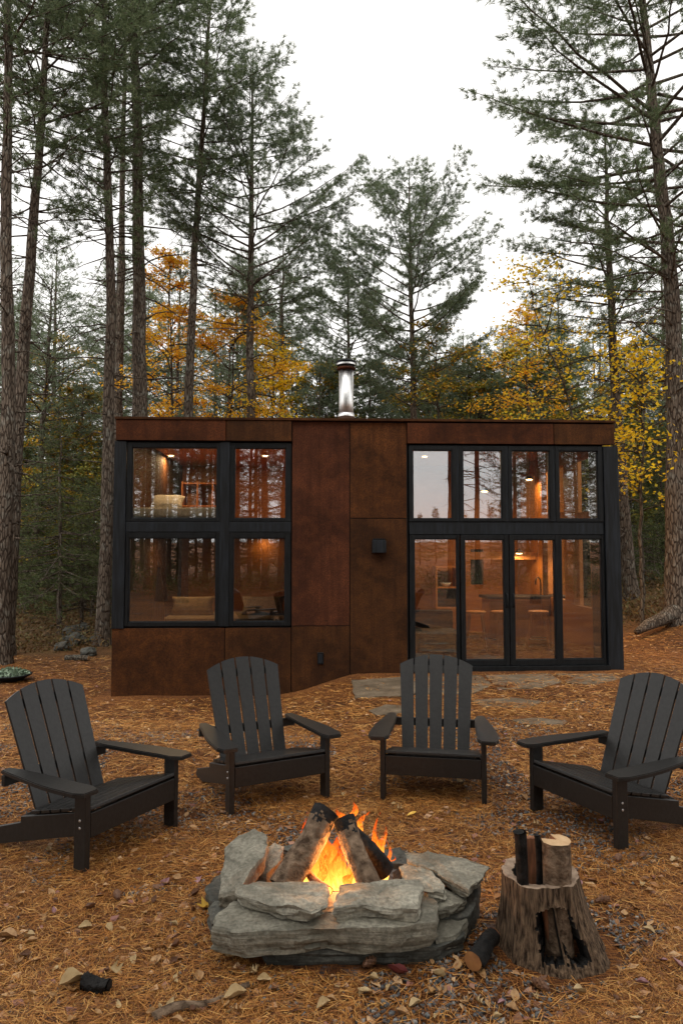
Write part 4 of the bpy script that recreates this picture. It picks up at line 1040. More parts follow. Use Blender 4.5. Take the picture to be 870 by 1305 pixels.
# fallen pine needles: a dense loose layer of real needles
def needles(n, seed, yr, wid, ln):
    g = np.random.default_rng(seed)
    y = yr[0]+(yr[1]-yr[0])*g.random(n)**1.35; x = g.uniform(-1, 1, n)*(y*.56+.35)
    keep = np.array([not blocked(a, b) for a, b in zip(x, y)]); x, y = x[keep], y[keep]; n = len(x)
    # thinner over gravel patches
    gp = np.array([noise.noise(Vector((a*1.1+5, b*1.1, 4))) for a, b in zip(x, y)])
    keep = (gp < .12) | (g.random(n) < .28) | (y > 6.5); x, y = x[keep], y[keep]; n = len(x)
    z = np.array([gz(a, b) for a, b in zip(x, y)])+g.random(n)*.012+.002
    base = np.array([noise.noise(Vector((a*2.5, b*2.5, 1)))*4 for a, b in zip(x, y)])
    a = base+g.normal(0, .9, n)+(g.random(n) < .3)*g.uniform(0, 3.14, n); L = ln*g.uniform(.6, 1.25, n); w = wid*g.uniform(.7, 1.3, n)
    d = np.stack([np.cos(a), np.sin(a), g.normal(0, .09, n)], 1); s = np.stack([-np.sin(a), np.cos(a), g.normal(0, .3, n)], 1)*w[:, None]/2
    c = np.stack([x, y, z], 1); bend = np.stack([-np.sin(a), np.cos(a), np.full(n, .4)], 1)*(g.normal(0, .12, n)*L)[:, None]
    p0 = c-d*L[:, None]/2; p2 = c+d*L[:, None]/2; p1 = c+bend; p1[:, 2] = c[:, 2]+np.abs(bend[:, 2])
    V = np.stack([p0-s, p0+s, p1+s, p1-s, p2+s*.5, p2-s*.5], 1).reshape(-1, 3)
    b = np.arange(n)[:, None]*6; Fq = np.concatenate([b+[0, 1, 2, 3], b+[3, 2, 4, 5]], 0); return V, Fq
parts = [needles(120000, 1, (2.2, 5.2), .0020, .085), needles(60000, 2, (4.8, 8.0), .0032, .10), needles(35000, 3, (7.5, 13.5), .0055, .12)]
V = np.concatenate([p[0] for p in parts]); off = 0; Fs = []
for p in parts: Fs.append(p[1]+off); off += len(p[0])
link('fallen_pine_needles', npmesh('fallen_pine_needles', V, np.concatenate(Fs)), M['needle'], kind='stuff', label='thick layer of orange brown pine needles over the ground', cat='pine needles')
# gravel
g = np.random.default_rng(4); C_ = []
oct_v = np.array([(1, 0, 0), (-1, 0, 0), (0, 1, 0), (0, -1, 0), (0, 0, 1), (0, 0, -1)], float); oct_f = np.array([(0, 2, 4), (2, 1, 4), (1, 3, 4), (3, 0, 4), (2, 0, 5), (1, 2, 5), (3, 1, 5), (0, 3, 5)])
tries = 0
while len(C_) < 17000 and tries < 400000:
    tries += 1; y = 2.2+6*g.random()**1.2; x = g.uniform(-1, 1)*(y*.56+.3)
    n_ = noise.noise(Vector((x*1.1+5, y*1.1, 4)))
    nearc = min((x-c[0])**2+(y-c[1])**2 for c in chair_pos) < .35
    if n_ < .10 and not (nearc and n_ > -.12) and not (((x-.1)**2/.9+(y-3.5)**2/.75) < 1 and g.random() < .35) and g.random() > .03: continue
    if blocked(x, y): continue
    C_.append((x, y, gz(x, y)+.004))
C_ = np.array(C_); n = len(C_)
Rm = g.normal(0, 1, (n, 3, 3)); Rm, _ = np.linalg.qr(Rm); sc_ = g.uniform(.006, .014, (n, 1, 1))*g.uniform(.6, 1.2, (n, 1, 3))
VV = (oct_v[None]*g.uniform(.75, 1.2, (n, 6, 1))*sc_)@Rm+C_[:, None, :]
link('gravel', npmesh('gravel', VV.reshape(-1, 3), (oct_f[None]+np.arange(n)[:, None, None]*6).reshape(-1, 3)), M['gravel'], kind='stuff', label='patches of grey gravel showing through the needles', cat='gravel')

# a few leaves caught on the chairs
for i, (cx, cy, f) in enumerate(chair_pos[:4]):
    lab = ('small dry leaf caught on the seat of the far left chair', 'small dry leaf caught on the seat of the angled left middle chair', 'small dry leaf on the seat of the chair facing the camera', 'dry tan leaf on the seat of the far right chair')[i]
    o = bpy.data.objects.new('fallen_leaf', LM['leaf_tan'][i]); COL.objects.link(o); q = Vector((cx, cy, 0))-f*(.30+.03*i)+Vector((f.y, -f.x, 0))*(.08*(i-1.5)); o.location = (q.x, q.y, gz(cx, cy)+.245); o.rotation_euler = (.1, .2, i*1.3); o.scale = (.8, .8, .8); tag(o, lab, 'leaf')
# ------------------------------------------------------------------ trees
def rings_mesh(paths, n=6):
    """paths: list of (pts Nx3, radii N) -> V, F (open tubes)"""
    VV, FF, off = [], [], 0; k = np.arange(n)*2*np.pi/n
    for P, r, m in paths:
        P = np.asarray(P, float); r = np.asarray(r, float); kk = np.arange(m)*2*np.pi/m
        d = np.gradient(P, axis=0); d /= np.linalg.norm(d, axis=1)[:, None]+1e-9
        ref = np.array([0.31, .95, .05]) if abs(d[0][2]) > .5 else np.array([0, 0, 1.0])
        a = np.cross(d, ref); a /= np.linalg.norm(a, axis=1)[:, None]+1e-9; b = np.cross(d, a)
        V = P[:, None, :]+(a[:, None, :]*np.cos(kk)[None, :, None]+b[:, None, :]*np.sin(kk)[None, :, None])*r[:, None, None]
        N = len(P); VV.append(V.reshape(-1, 3)); i = np.arange(N-1)[:, None]*m; j = np.arange(m)[None, :]; j2 = (j+1) % m
        FF.append(np.stack([i+j, i+j2, i+m+j2, i+m+j], -1).reshape(-1, 4)+off); off += N*m
    return np.concatenate(VV), np.concatenate(FF)
def unit(v): return v/(np.linalg.norm(v, axis=-1, keepdims=True)+1e-9)
def path_at(P, zs, z):
    return np.array([np.interp(z, zs, P[:, i]) for i in range(3)])
def pine_data(seed, path, r0, H, crown0, maxlen, dens=1.0, dead0=1.5, dead_n=22, nl=.13, nw=.013, up=.25, kind='pine', bare_side=None, prof='white', ntuft=18, dead_len=1.4):
    g = np.random.default_rng(seed); P = np.asarray(path, float)
    zz = np.linspace(0, H, 34); C = np.stack([np.interp(zz, P[:, 2], P[:, 0]), np.interp(zz, P[:, 2], P[:, 1]), zz], 1)
    # carry the lean on past the last point
    if P[-1, 2] < H:
        s = (P[-1]-P[-2])/max(.1, P[-1, 2]-P[-2, 2]); m = zz > P[-1, 2]; C[m, :2] = P[-1, :2]+s[:2]*.4*(zz[m]-P[-1, 2])[:, None]
    C[1:, :2] += np.cumsum(g.normal(0, .012, (33, 2)), 0)
    t = zz/H; rad = r0*(.97*(1-t)**.75+.03); rad[0] *= 1.5; rad[1] *= 1.07
    rad *= 1+g.normal(0, .02, len(rad)); paths = [(C, rad, 14)]; tw, tufts, tdir = [], [], []
    def rr(z): return np.interp(z, zz, rad)
    # dead lower limbs
    for i in range(dead_n):
        z = dead0+(crown0+1.0-dead0)*g.random()**.7; th = g.uniform(0, 6.28); L = dead_len*g.uniform(.3, 1.3)*(.5+.6*z/crown0); e = g.uniform(-.35, .35)
        s = np.linspace(0, 1, 6); d = np.array([math.cos(th)*math.cos(e), math.sin(th)*math.cos(e), math.sin(e)])
        B = path_at(C, zz, z)+d*L*s[:, None]; B[:, 2] += -.18*L*s**2+g.normal(0, .02, 6)*L; B[:, :2] += g.normal(0, .03, (6, 2))*L*s[:, None]
        paths.append((B, np.maximum(.004, min(.028, .10*rr(z)+.01)*(1-s*.85)), 4))
        for q in range(g.integers(1, 5)):
            u = g.uniform(.3, .95); p = path_at(np.c_[B], s, u) if False else np.array([np.interp(u, s, B[:, k]) for k in range(3)])
            d2 = unit(d+g.normal(0, .6, 3)); l2 = L*g.uniform(.12, .35); paths.append((np.array([p, p+d2*l2*.5+[0, 0, -.02], p+d2*l2]), [.006, .005, .003], 3))
    z = crown0; whorl = 0
    while z < H-.15:
        u = (z-crown0)/(H-crown0)
        if prof == 'white': base = maxlen*(min(1, .45+1.6*u) if u < .35 else (1-((u-.35)/.65)**1.35)*.98+.03)
        elif prof == 'cone': base = maxlen*(1-u)**.85+.08
        else: base = maxlen*math.sin(math.pi*min(1, .15+.8*u))**.7
        nb = g.integers(3, 5) if prof != 'cone' else g.integers(4, 7); th0 = g.uniform(0, 6.28)
        for b in range(nb):
            th = th0+6.283*b/nb+g.normal(0, .25); L = base*g.uniform(.55, 1.2)
            if bare_side is not None and math.cos(th-bare_side) > .3 and g.random() < .6: L *= .35
            if L < .12: continue
            zb = z+g.normal(0, .08); e = up*.5+g.normal(0, .13)+.36*u*(prof != 'cone')
            n = 8; s = np.linspace(0, 1, n); d = np.array([math.cos(th), math.sin(th), 0])
            B = path_at(C, zz, min(zb, H))+d*(L*s*math.cos(e))[:, None]
            B[:, 2] += L*s*math.sin(e)+(L*up*.55*s**2.2 if prof != 'cone' else -L*.22*s+L*.16*s**2)
            B[:, :2] += (g.normal(0, .035, 2)*L)[None, :]*(s**2)[:, None]+np.cumsum(g.normal(0, .010, (n, 2)), 0)*L
            r_b = max(.005, min(.4*rr(zb), .008+.009*L)); paths.append((B, np.maximum(.004, r_b*(1-.85*s)), 5))
            Ls = max(4, int(L*7*dens)); start = .28 if prof != 'cone' else .12
            for q in range(Ls):
                v = start+(1-start)*((q+g.random())/Ls); p = np.array([np.interp(v, s, B[:, k]) for k in range(3)])
                side = 1 if q % 2 else -1; perp = np.array([-d[1], d[0], 0])*side
                fw = unit(d*g.uniform(.5, 1.1)+perp*g.uniform(.35, 1.1)*(1-.5*v)+np.array([0, 0, g.normal(.18 if prof != 'cone' else -.1, .22)]))
                l = (.20+.34*L*(1.05-v))*g.uniform(.55, 1.2); l = min(l, 1.1)
                nt_ = max(2, int(l/(.105 if kind == 'pine' else .07)))
                tw.append((p, p+fw*l))
                for k in range(nt_):
                    a = (k+1)/nt_; 
                    if a < .25: continue
                    tufts.append(p+fw*l*a+g.normal(0, .03, 3)+np.array([0, 0, .05*a*a*l])); tdir.append(fw)
            tufts.append(B[-1]); tdir.append(unit(B[-1]-B[-2]))
        z += (.34 if prof != 'cone' else .2)*g.uniform(.75, 1.35)*max(1, H/16)*(.75+.25*(1-u)); whorl += 1
    for k in range(5): tufts.append(C[-1]+[0, 0, -.15*k]); tdir.append(np.array([0, 0, 1.0]))
    tufts = np.array(tufts); tdir = np.array(tdir); n = len(tufts)
    T = np.repeat(tufts, ntuft, 0); D = np.repeat(tdir, ntuft, 0); m = len(T)
    dirs = unit(D*.75+g.normal(0, .62, (m, 3))+np.array([0, 0, .10])); L = nl*g.uniform(.7, 1.25, m)
    sd = unit(np.cross(dirs, g.normal(0, 1, (m, 3))))*(nw/2*g.uniform(.7, 1.4, m))[:, None]
    st = T+g.normal(0, .018, (m, 3)); V = np.stack([st-sd, st+sd, st+dirs*L[:, None]], 1).reshape(-1, 3); Fc = np.arange(m*3).reshape(-1, 3)
    if len(tw) > 0:
        for a, b in tw: paths.append((np.array([a, (a+b)/2, b]), [.004, .003, .0015], 3))
    bv, bf = rings_mesh(paths[1:]); tv, tf = rings_mesh(paths[:1])
    return tv, tf, bv, bf, V, Fc
def add_tree(name, data, loc, bark, leaf, **kw):
    tv, tf, bv, bf, V, Fc = data; e = empty(name, loc, **kw)
    link('trunk', npmesh('trunk', tv, tf), M[bark], e, smooth=True)
    link('branches', npmesh('branches', bv, bf), M[bark], e, smooth=True)
    link('crown', npmesh('crown', V, Fc), M[leaf], e)
    return e
TREES = 'tall pines around the cabin'
def base_on(px, Y):
    d = ray(px, 760); x = d.x/d.y*Y; return Vector((x, Y, gz(x, Y)-.12))
def placed(name, seed, Y, pts, r0, H, crown0, maxlen, bark, leaf, label, cat='pine tree', grp=TREES, **kw):
    """pts: (px, py) along the trunk; all at depth Y"""
    w_ = [at(px, py, Y) for px, py in pts]; b = Vector((w_[0].x, Y, gz(w_[0].x, Y)-.12))
    path = [(0, 0, 0)]+[(p.x-b.x, 0, p.z-b.z) for p in w_ if p.z-b.z > .3]
    dt = pine_data(seed, path, r0, H, crown0, maxlen, **kw)
    return add_tree(name, dt, b, bark, leaf, label=label, cat=cat, group=grp)
# near individual pines: (depth, trunk pixels, radius, height, crown base, reach ...)
placed('pine_tree', 11, 12.6, [(2, 838), (8, 500), (10, 200), (12, 0)], .155, 17, 9.2, 2.2, 'bark', 'pine', 'tall pine at the left edge with a straight rough trunk', dead_n=34, dens=.8)
placed('pine_tree', 12, 13.6, [(6, 830), (22, 540), (38, 350), (50, 200), (58, 60)], .16, 16, 8.2, 2.1, 'bark', 'pine', 'leaning pine second from the left edge, its trunk tilting right as it rises', dead_n=36, dens=.8)
placed('pine_tree', 13, 15.0, [(130, 830), (135, 540), (134, 330), (128, 150)], .15, 19, 8.8, 2.4, 'bark', 'pine', 'pine just left of the cabin with a trunk rising past its upper left corner', dead_n=38)
placed('pine_tree', 14, 20.0, [(146, 812), (150, 540), (154, 350), (156, 200)], .16, 21, 12, 2.4, 'bark', 'pine', 'thinner pine directly behind the pine at the left corner of the cabin', dead_n=30, dead_len=1.8)
placed('pine_tree', 15, 16.0, [(180, 800), (178, 540), (177, 350), (174, 150), (170, 0)], .215, 20, 12.2, 2.6, 'bark', 'pine', 'thickest pine trunk behind the left end of the cabin roof', dead_n=46, dead_len=2.2)
placed('pine_tree', 16, 17.0, [(236, 790), (240, 540), (247, 330), (255, 160), (264, 30)], .15, 17, 10.2, 2.5, 'bark', 'pine', 'slim pine behind the roof leaning slightly right, left of the orange maple', dead_n=30, dead_len=1.8)
placed('pine_tree', 17, 18.0, [(321, 790), (322, 540), (325, 330), (328, 150)], .16, 15.2, 8.0, 3.4, 'bark', 'pine_grey', 'full crowned pine behind the left half of the roof reaching open sky on its right', dead_n=26, dead_len=2.6, up=.42, dens=1.1)
placed('pine_tree', 18, 22.0, [(355, 780), (356, 540), (358, 400)], .12, 12.5, 8.4, 2.0, 'bark', 'pine_grey', 'thin pine just right of the full crowned pine, its trunk half hidden by orange leaves', dead_n=22)
placed('pine_tree', 19, 21.0, [(530, 780), (527, 540), (526, 400), (522, 240)], .155, 13.7, 6.2, 3.4, 'bark', 'pine_grey', 'rounded pine standing alone above the middle of the roof, right of the chimney', dead_n=14, up=.45, dens=1.3, prof='white')
placed('pine_tree', 20, 27.0, [(447, 760), (445, 540), (445, 360)], .14, 14.2, 4.8, 3.2, 'bark', 'pine_grey', 'faint distant pine directly behind the steel chimney', dead_n=8, dens=1.1, up=.3)
placed('pine_tree', 21, 17.0, [(806, 808), (795, 640), (788, 540), (780, 360), (774, 200)], .17, 12.2, 5.4, 2.5, 'bark', 'pine', 'pine right behind the right corner of the cabin, trunk curving outward at its foot', dead_n=34, dens=.8, up=.1)
placed('pine_tree', 22, 13.4, [(862, 790), (858, 560), (853, 400), (836, 230), (824, 90), (812, 0)], .205, 15.5, 6.6, 4.2, 'bark', 'pine', 'largest pine at the right edge with long limbs reaching left over the sky', dead_n=34, dead0=3.0, dead_len=2.4, up=.22, dens=1.0)
placed('pine_tree', 23, 24.0, [(600, 770), (598, 540), (596, 440)], .12, 8.8, 2.8, 2.8, 'bark', 'pine_grey', 'low broad pine behind the roof between the lone rounded pine and the right maples', dead_n=10, up=.15)
placed('pine_tree', 24, 25.0, [(692, 770), (690, 540), (688, 400)], .13, 9.6, 3.5, 2.8, 'bark', 'pine', 'pine behind the right half of the roof among yellow leaves', dead_n=14, up=.1)
# surface roots at the foot of the big right pine
p = at(862, 790, 13.4); r_ = empty('tree_root', (p.x, 13.3, gz(p.x, 13.3)), label='gnarled root and fallen log running left from the foot of the largest right pine', cat='root')
bm = bmesh.new(); tube(bm, [(-.05, 0, .25), (-.4, -.15, .1), (-.75, -.3, .0), (-1.0, -.4, -.12)], [.16, .12, .1, .05], 12); obj('root', bm, M['bark'], r_, smooth=True)

# broadleaf trees with coloured leaves
def maple_data(seed, H, r0, spread, leaves, crown0=.25, path=None, ls=.075, clus=.30):
    g = np.random.default_rng(seed); zz = np.linspace(0, H, 16)
    if path is None: path = [(0, 0, 0), (g.normal(0, .3), g.normal(0, .3), H)]
    P = np.asarray(path, float); C = np.stack([np.interp(zz, P[:, 2], P[:, 0]), np.interp(zz, P[:, 2], P[:, 1]), zz], 1); C[1:, :2] += np.cumsum(g.normal(0, .03, (15, 2)), 0)
    paths = [(C, r0*(1-.9*zz/H), 8)]; ends = []
    nb = 26
    for i in range(nb):
        u = crown0+(1-crown0)*(i+g.random())/nb*.97; z = u*H; th = i*2.4+g.normal(0, .3); L = spread*(math.sin(math.pi*min(1, .2+.75*(u-crown0)/(1-crown0))))*g.uniform(.6, 1.15); e = g.uniform(.15, .7)
        s = np.linspace(0, 1, 6); d = np.array([math.cos(th)*math.cos(e), math.sin(th)*math.cos(e), math.sin(e)])
        B = np.array([np.interp(z, zz, C[:, k]) for k in range(3)])+d*L*s[:, None]; B[:, 2] -= .25*L*s**2; B += np.cumsum(g.normal(0, .03, (6, 3)), 0)*L
        paths.append((B, np.maximum(.005, r0*.35*(1-.85*s)), 4))
        for q in range(10):
            v = g.uniform(.25, 1); p = np.array([np.interp(v, s, B[:, k]) for k in range(3)]); d2 = unit(d+g.normal(0, .7, 3)*[1, 1, .35]); l = L*g.uniform(.15, .42)
            paths.append((np.array([p, p+d2*l*.5, p+d2*l]), [.007, .005, .003], 3))
            for w_ in (.4, .7, 1.0): ends.append(p+d2*l*w_)
    ends = np.array(ends); k = max(1, leaves//len(ends)); sel = g.random(len(ends)) < .8; ends = ends[sel]
    T = np.repeat(ends, k, 0)+g.normal(0, 1, (len(ends)*k, 3))*np.array([clus, clus, clus*.35])*.5; m = len(T)
    yaw = g.uniform(0, 6.28, m); n_ = unit(np.stack([g.normal(0, .6, m), g.normal(0, .6, m), np.ones(m)], 1)); a = unit(np.cross(n_, np.stack([np.cos(yaw), np.sin(yaw), np.zeros(m)], 1))); b = np.cross(n_, a)
    s = (ls*g.uniform(.6, 1.25, m))[:, None]
    V = np.stack([T-a*s*.6, T-b*s*.42-a*s*.05, T+a*s*.6+n_*s*.1, T+b*s*.42-a*s*.05], 1).reshape(-1, 3); Fc = np.arange(m*4).reshape(-1, 4)
    bv, bf = rings_mesh(paths[1:]); tv, tf = rings_mesh(paths[:1]); return tv, tf, bv, bf, V, Fc
def maple(seed, px, Y, py_top, spread, leaves, leaf, label, r0=.07, crown0=.3, path=None, name='maple_tree', cat='maple tree', **kw):
    b = base_on(px, Y); H = at(px, py_top, Y).z-b.z
    return add_tree(name, maple_data(seed, H, r0, spread, leaves, crown0, path, **kw), b, 'bark_pale', leaf, label=label, cat=cat)
maple(31, 212, 18.8, 318, 1.5, 8000, 'orange', 'slender orange maple behind the roof between the thickest trunk and the slim leaning pine', crown0=.45)
maple(32, 285, 19.4, 372, 2.3, 9500, 'orange', 'broad orange and gold maple behind the left half of the roof', crown0=.40)
maple(33, 345, 19.0, 440, 1.5, 5500, 'yellow', 'low golden maple whose leaves reach right towards the chimney', crown0=.45)
maple(34, 665, 19.5, 392, 1.4, 4600, 'orange', 'pale orange maple behind the right half of the roof', crown0=.35, clus=.35)
maple(35, 566, 20.5, 400, 1.5, 6500, 'mixleaf', 'green and gold tree behind the roof, right of the lone rounded pine', crown0=.35)
maple(36, 735, 15.6, 330, 2.1, 2900, 'yellow', 'thin stemmed yellow maple above the right end of the roof', r0=.05, crown0=.48, path=[(0, 0, 0), (.1, 0, 3.4), (-.15, 0, 5.2), (-.9, 0, 7.2)], clus=.36)
maple(37, 818, 13.9, 440, 1.6, 3000, 'yellow', 'bright yellow maple beside the right wall of the cabin', r0=.05, crown0=.42, clus=.4, ls=.085)
maple(38, 60, 24, 420, 2.2, 5000, 'mixleaf', 'yellow green tree far behind the two left edge trunks', crown0=.3)
maple(39, 108, 22, 640, 1.5, 2600, 'olive', 'small olive leaved tree low in the woods left of the cabin', r0=.03, crown0=.2)
maple(40, 620, 24, 455, 1.6, 4200, 'olive', 'olive green sapling behind the roof between two maples', r0=.05, crown0=.3)
# spruces low on the left and right
SPG = 'young spruces in the undergrowth'
def spruce(seed, px, Y, py_top, ml, label, leaf='spruce', grp=SPG):
    b = base_on(px, Y); H = at(px, py_top, Y).z-b.z
    return add_tree('spruce_tree', pine_data(seed, [(0, 0, 0), (0, 0, H)], .035+.006*H, H, .22*H, ml, kind='spruce', prof='cone', dead_n=10, dead0=.3, nl=.06, nw=.011, up=-.05, dens=1.1, ntuft=7, dead_len=.6), b, 'bark', leaf, label=label, cat='spruce tree', group=grp)
s1 = spruce(51, 77, 16.5, 530, 1.8, 'dark young spruce halfway between the left edge trunks and the cabin')
s2 = spruce(52, 34, 20, 590, 1.2, 'dark spruce behind the two left edge trunks')
s3 = spruce(53, 118, 19.5, 610, 1.2, 'small spruce between the dark young spruce and the cabin')
s4 = spruce(54, 838, 22, 590, 1.5, 'dark spruce behind the cabin right corner and the largest right pine')
s5 = spruce(55, 715, 30, 395, 1.9, 'pointed spruce behind the yellow maple above the right roof end')
spruce(56, 12, 17.5, 600, 1.5, 'spruce low at the left edge behind the first trunk')
spruce(57, 104, 17.2, 650, 1.1, 'short spruce right of the dark young spruce')
spruce(58, 860, 19, 640, 1.6, 'spruce at the right edge behind the trunk of the largest pine')
spruce(59, 818, 18, 660, 1.0, 'short spruce tight behind the right corner of the cabin')
# far woods: copies of a few trees
def bases(*trees): return list(trees)
far_src = []
for k, (H, c0, ml, lf) in enumerate(((17, 8.0, 2.6, 'pine'), (14, 5.5, 2.8, 'pine_grey'), (19, 10, 2.6, 'pine'), (11, 3.5, 2.4, 'pine_grey'))):
    far_src.append(('pine_tree', pine_data(70+k, [(0, 0, 0), (.3*(k-1.5), .1, H)], .15, H, c0, ml, dens=.7, nl=.15, nw=.02, ntuft=7, dead_n=22, dead_len=1.6), lf, 'bark', H))
far_src.append(('spruce_tree', pine_data(80, [(0, 0, 0), (0, 0, 7)], .08, 7, 1.0, 1.5, kind='spruce', prof='cone', dead_n=8, dead0=.3, nl=.09, nw=.02, up=-.05, dens=.8, ntuft=6, dead_len=.6), 'spruce', 'bark', 7))
far_src.append(('maple_tree', maple_data(81, 8, .07, 2.0, 6500, .25, ls=.11), 'mixleaf', 'bark_pale', 8))
far_src.append(('maple_tree', maple_data(82, 6.5, .06, 1.7, 4500, .2, ls=.11), 'olive', 'bark_pale', 6.5))
FL = {'pine_tree': ('tall pine in the far woods behind the cabin', 'pine tree', 'pines in the far woods'), 'spruce_tree': ('small dark spruce in the far woods behind the cabin', 'spruce tree', 'spruces in the far woods'), 'maple_tree': ('small leafy tree in the far woods behind the cabin', 'tree', 'leafy trees in the far woods')}
protos = {}
def far_tree(k, x, y, s, rz, back=False):
    nm, dt, lf, bk, H = far_src[k]; lab, cat, grp = FL[nm]
    if k not in protos: e = protos[k] = add_tree(nm, dt, (0, 0, 0), bk, lf)
    else: e = copy_tree(protos[k])
    if back: lab, grp = {'pine_tree': 'tall pine out of view, placed for window reflections and added shade', 'spruce_tree': 'dark spruce standing behind the camera, mirrored in the cabin glass', 'maple_tree': 'leafy tree standing behind the camera, mirrored in the cabin glass'}[nm], 'trees mirrored in the cabin windows'
    tag(e, lab, cat, grp); e.location = (x, y, gz(x, y)-.15); e.rotation_euler = (0, 0, rz); e.scale = (s, s, s)
rf = random.Random(21); placed_xy = []
for k_ in range(400):
    y = rf.uniform(23, 62); x = rf.uniform(-1, 1)*(y*.56+2); px = 435+F*x/y
    if any((x-a)**2+(y-b)**2 < 4.4 for a, b in placed_xy): continue
    central = 380 < px < 640
    if central and y < 30: continue
    k = rf.choices(range(7), [3, 3, 3, 2, 2.4, 1.3, 1.3])[0] if not central else rf.choices([3, 4, 5, 6], [4, 2, 1, 1])[0]
    s = rf.uniform(.8, 1.15); H = far_src[k][4]*s
    lim = 340 if central else (290 if px < 340 else (340 if 640 <= px < 700 else 310))      # the open sky gap above the roof
    top = 700-(H-CAMZ+.018*(y-20))*F/y
    if top < lim: s *= (700-lim)/(700-top)
    placed_xy.append((x, y)); far_tree(k, x, y, s, rf.uniform(0, 6.28))
    if len(placed_xy) >= 110: break
for k_ in range(70):
    left = k_ % 2 == 0; px = rf.uniform(-20, 150) if left else rf.uniform(780, 900)
    if k_ > 50: px = rf.uniform(150, 780)
    y = rf.uniform(19, 36) if k_ <= 50 else rf.uniform(24, 34); d = ray(px, 700); far_tree(rf.choices((4, 3, 5, 6), (4, 2, 1.3, 1.5))[0], d.x/d.y*y, y, rf.uniform(.6, 1.0), rf.uniform(0, 6.28))
for k_ in range(22):
    px = 395+k_*15.5+rf.uniform(-5, 5); y = rf.uniform(23, 31); d = ray(px, 700); k = (3, 5, 4, 3, 6)[k_ % 5]; top = rf.uniform(415, 490); s = (at(px, top, y).z-gz(d.x/d.y*y, y))/far_src[k][4]
    far_tree(k, d.x/d.y*y, y, s, rf.uniform(0, 6.28))
# trees behind the camera, seen only as reflections in the glass
def mirror(px, D):     # where a tree must stand for its reflection to appear at px at unfolded depth D
    d = ray(px, 700); p = Vector((d.x/d.y*D, D, 0)); n = Vector((ay.x, ay.y, 0)); q = Vector((0, DH, 0)); k = (p-q).dot(n); return p-n*2*k
for px, D, k, s in ((165, 29, 3, .8), (200, 32, 3, .9), (236, 28, 3, .75), (262, 33, 3, .9), (228, 40, 1, 1), (303, 30, 0, .9), (318, 34, 3, .85), (338, 30, 0, 1.0), (356, 33, 3, .8), (380, 38, 3, 1), (148, 36, 3, 1), (285, 40, 3, .9), (180, 45, 1, 1), (260, 48, 1, 1), (340, 47, 1, .9),
                    (609, 31, 0, .9), (655, 32, 3, .8), (690, 34, 3, .9), (672, 44, 1, .9), (720, 36, 3, .9), (745, 33, 3, .85), (770, 36, 1, 1), (800, 34, 3, 1), (735, 48, 1, 1), (700, 52, 1, 1),
                    (170, 38, 4, 1), (215, 36, 4, .9), (250, 38, 4, 1), (300, 38, 4, 1), (330, 40, 4, 1), (370, 38, 4, 1), (420, 46, 4, .7), (480, 50, 4, .7), (535, 55, 4, .6), (575, 54, 6, .6), (600, 50, 4, .5), (640, 48, 4, .7), (680, 40, 4, .9), (715, 42, 4, 1), (750, 42, 4, 1), (790, 40, 4, 1), (555, 60, 4, .7), (590, 60, 6, .7), (500, 60, 6, .7), (625, 58, 4, .7)):
    q = mirror(px, D); far_tree(k, q.x, q.y, s, px*.37, back=True)
rb = random.Random(5); nbk = 0; used_ = []  # unseen pines added to cut the sky light on cabin front and ground
while nbk < 34:
    x = rb.uniform(-17, 17); y = rb.uniform(-26, -3.5)
    # keep the open sky that the glass beside the steel wall mirrors
    q = Vector((x, y, 0)); n_ = Vector((ay.x, ay.y, 0)); k_ = (q-Vector((0, DH, 0))).dot(n_); m_ = q-n_*2*k_; pxm = 435+F*m_.x/m_.y
    if 500 < pxm < 600 or any((x-a)**2+(y-b)**2 < 5 for a, b in used_): continue
    used_.append((x, y)); far_tree(rb.choice((0, 2, 0, 1)), x, y, rb.uniform(.85, 1.1), rb.uniform(0, 6.28), back=True); nbk += 1
for x, y in ((-6.2, 1.2), (6.4, 1.8), (-7.5, -2), (7.3, -2.2), (-2.6, -3.2), (2.9, -3.0), (-5, -4.5), (5.2, -4.8), (.4, -5.6)):  # more unseen pines, added behind and beside the camera to darken the foreground
    far_tree(rb.choice((0, 2, 1)), x, y, rb.uniform(.9, 1.05), rb.uniform(0, 6.28), back=True)
# undergrowth, rocks and the left-hand clutter
def shrub(name, n, seed, fn, mat, **kw):
    g = np.random.default_rng(seed); T = []
    while len(T) < n:
        x, y, h = fn(g); T.append((x, y, gz(x, y, False)+h))
    T = np.array(T); m = len(T); a = g.normal(0, 1, (m, 3)); a = unit(a); b = unit(np.cross(a, g.normal(0, 1, (m, 3)))); s = g.uniform(.02, .06, (m, 1))
    V = np.stack([T-a*s, T-b*s*.4, T+a*s, T+b*s*.4], 1).reshape(-1, 3); link(name, npmesh(name, V, np.arange(m*4).reshape(-1, 4)), M[mat], kind='stuff', **kw)
def under(g):
    y = g.uniform(13.8, 26); x = g.uniform(-1, 1)*(y*.56+1); n = noise.noise(Vector((x*.9, y*.9, 2)))
    if y < 16 and -4 < x < 4.6: x = -5-abs(x)*.7 if x < 0 else 6+x*.4
    return x, y, max(0, (.25+1.0*max(0, n)))*g.random()**1.5
shrub('undergrowth', 26000, 3, under, 'shrub', label='dry brown undergrowth between the tree trunks behind the cabin', cat='undergrowth')
def under2(g):
    y = -g.uniform(6, 15); x = g.uniform(-1, 1)*14; n = noise.noise(Vector((x*.5, y*.5, 8)))
    return x, y, (.5+1.1*max(0, n+.3))*g.random()
shrub('undergrowth', 30000, 4, under2, 'spruce', label='dark green undergrowth behind the camera, mirrored in the lower panes', cat='undergrowth')
k = 0
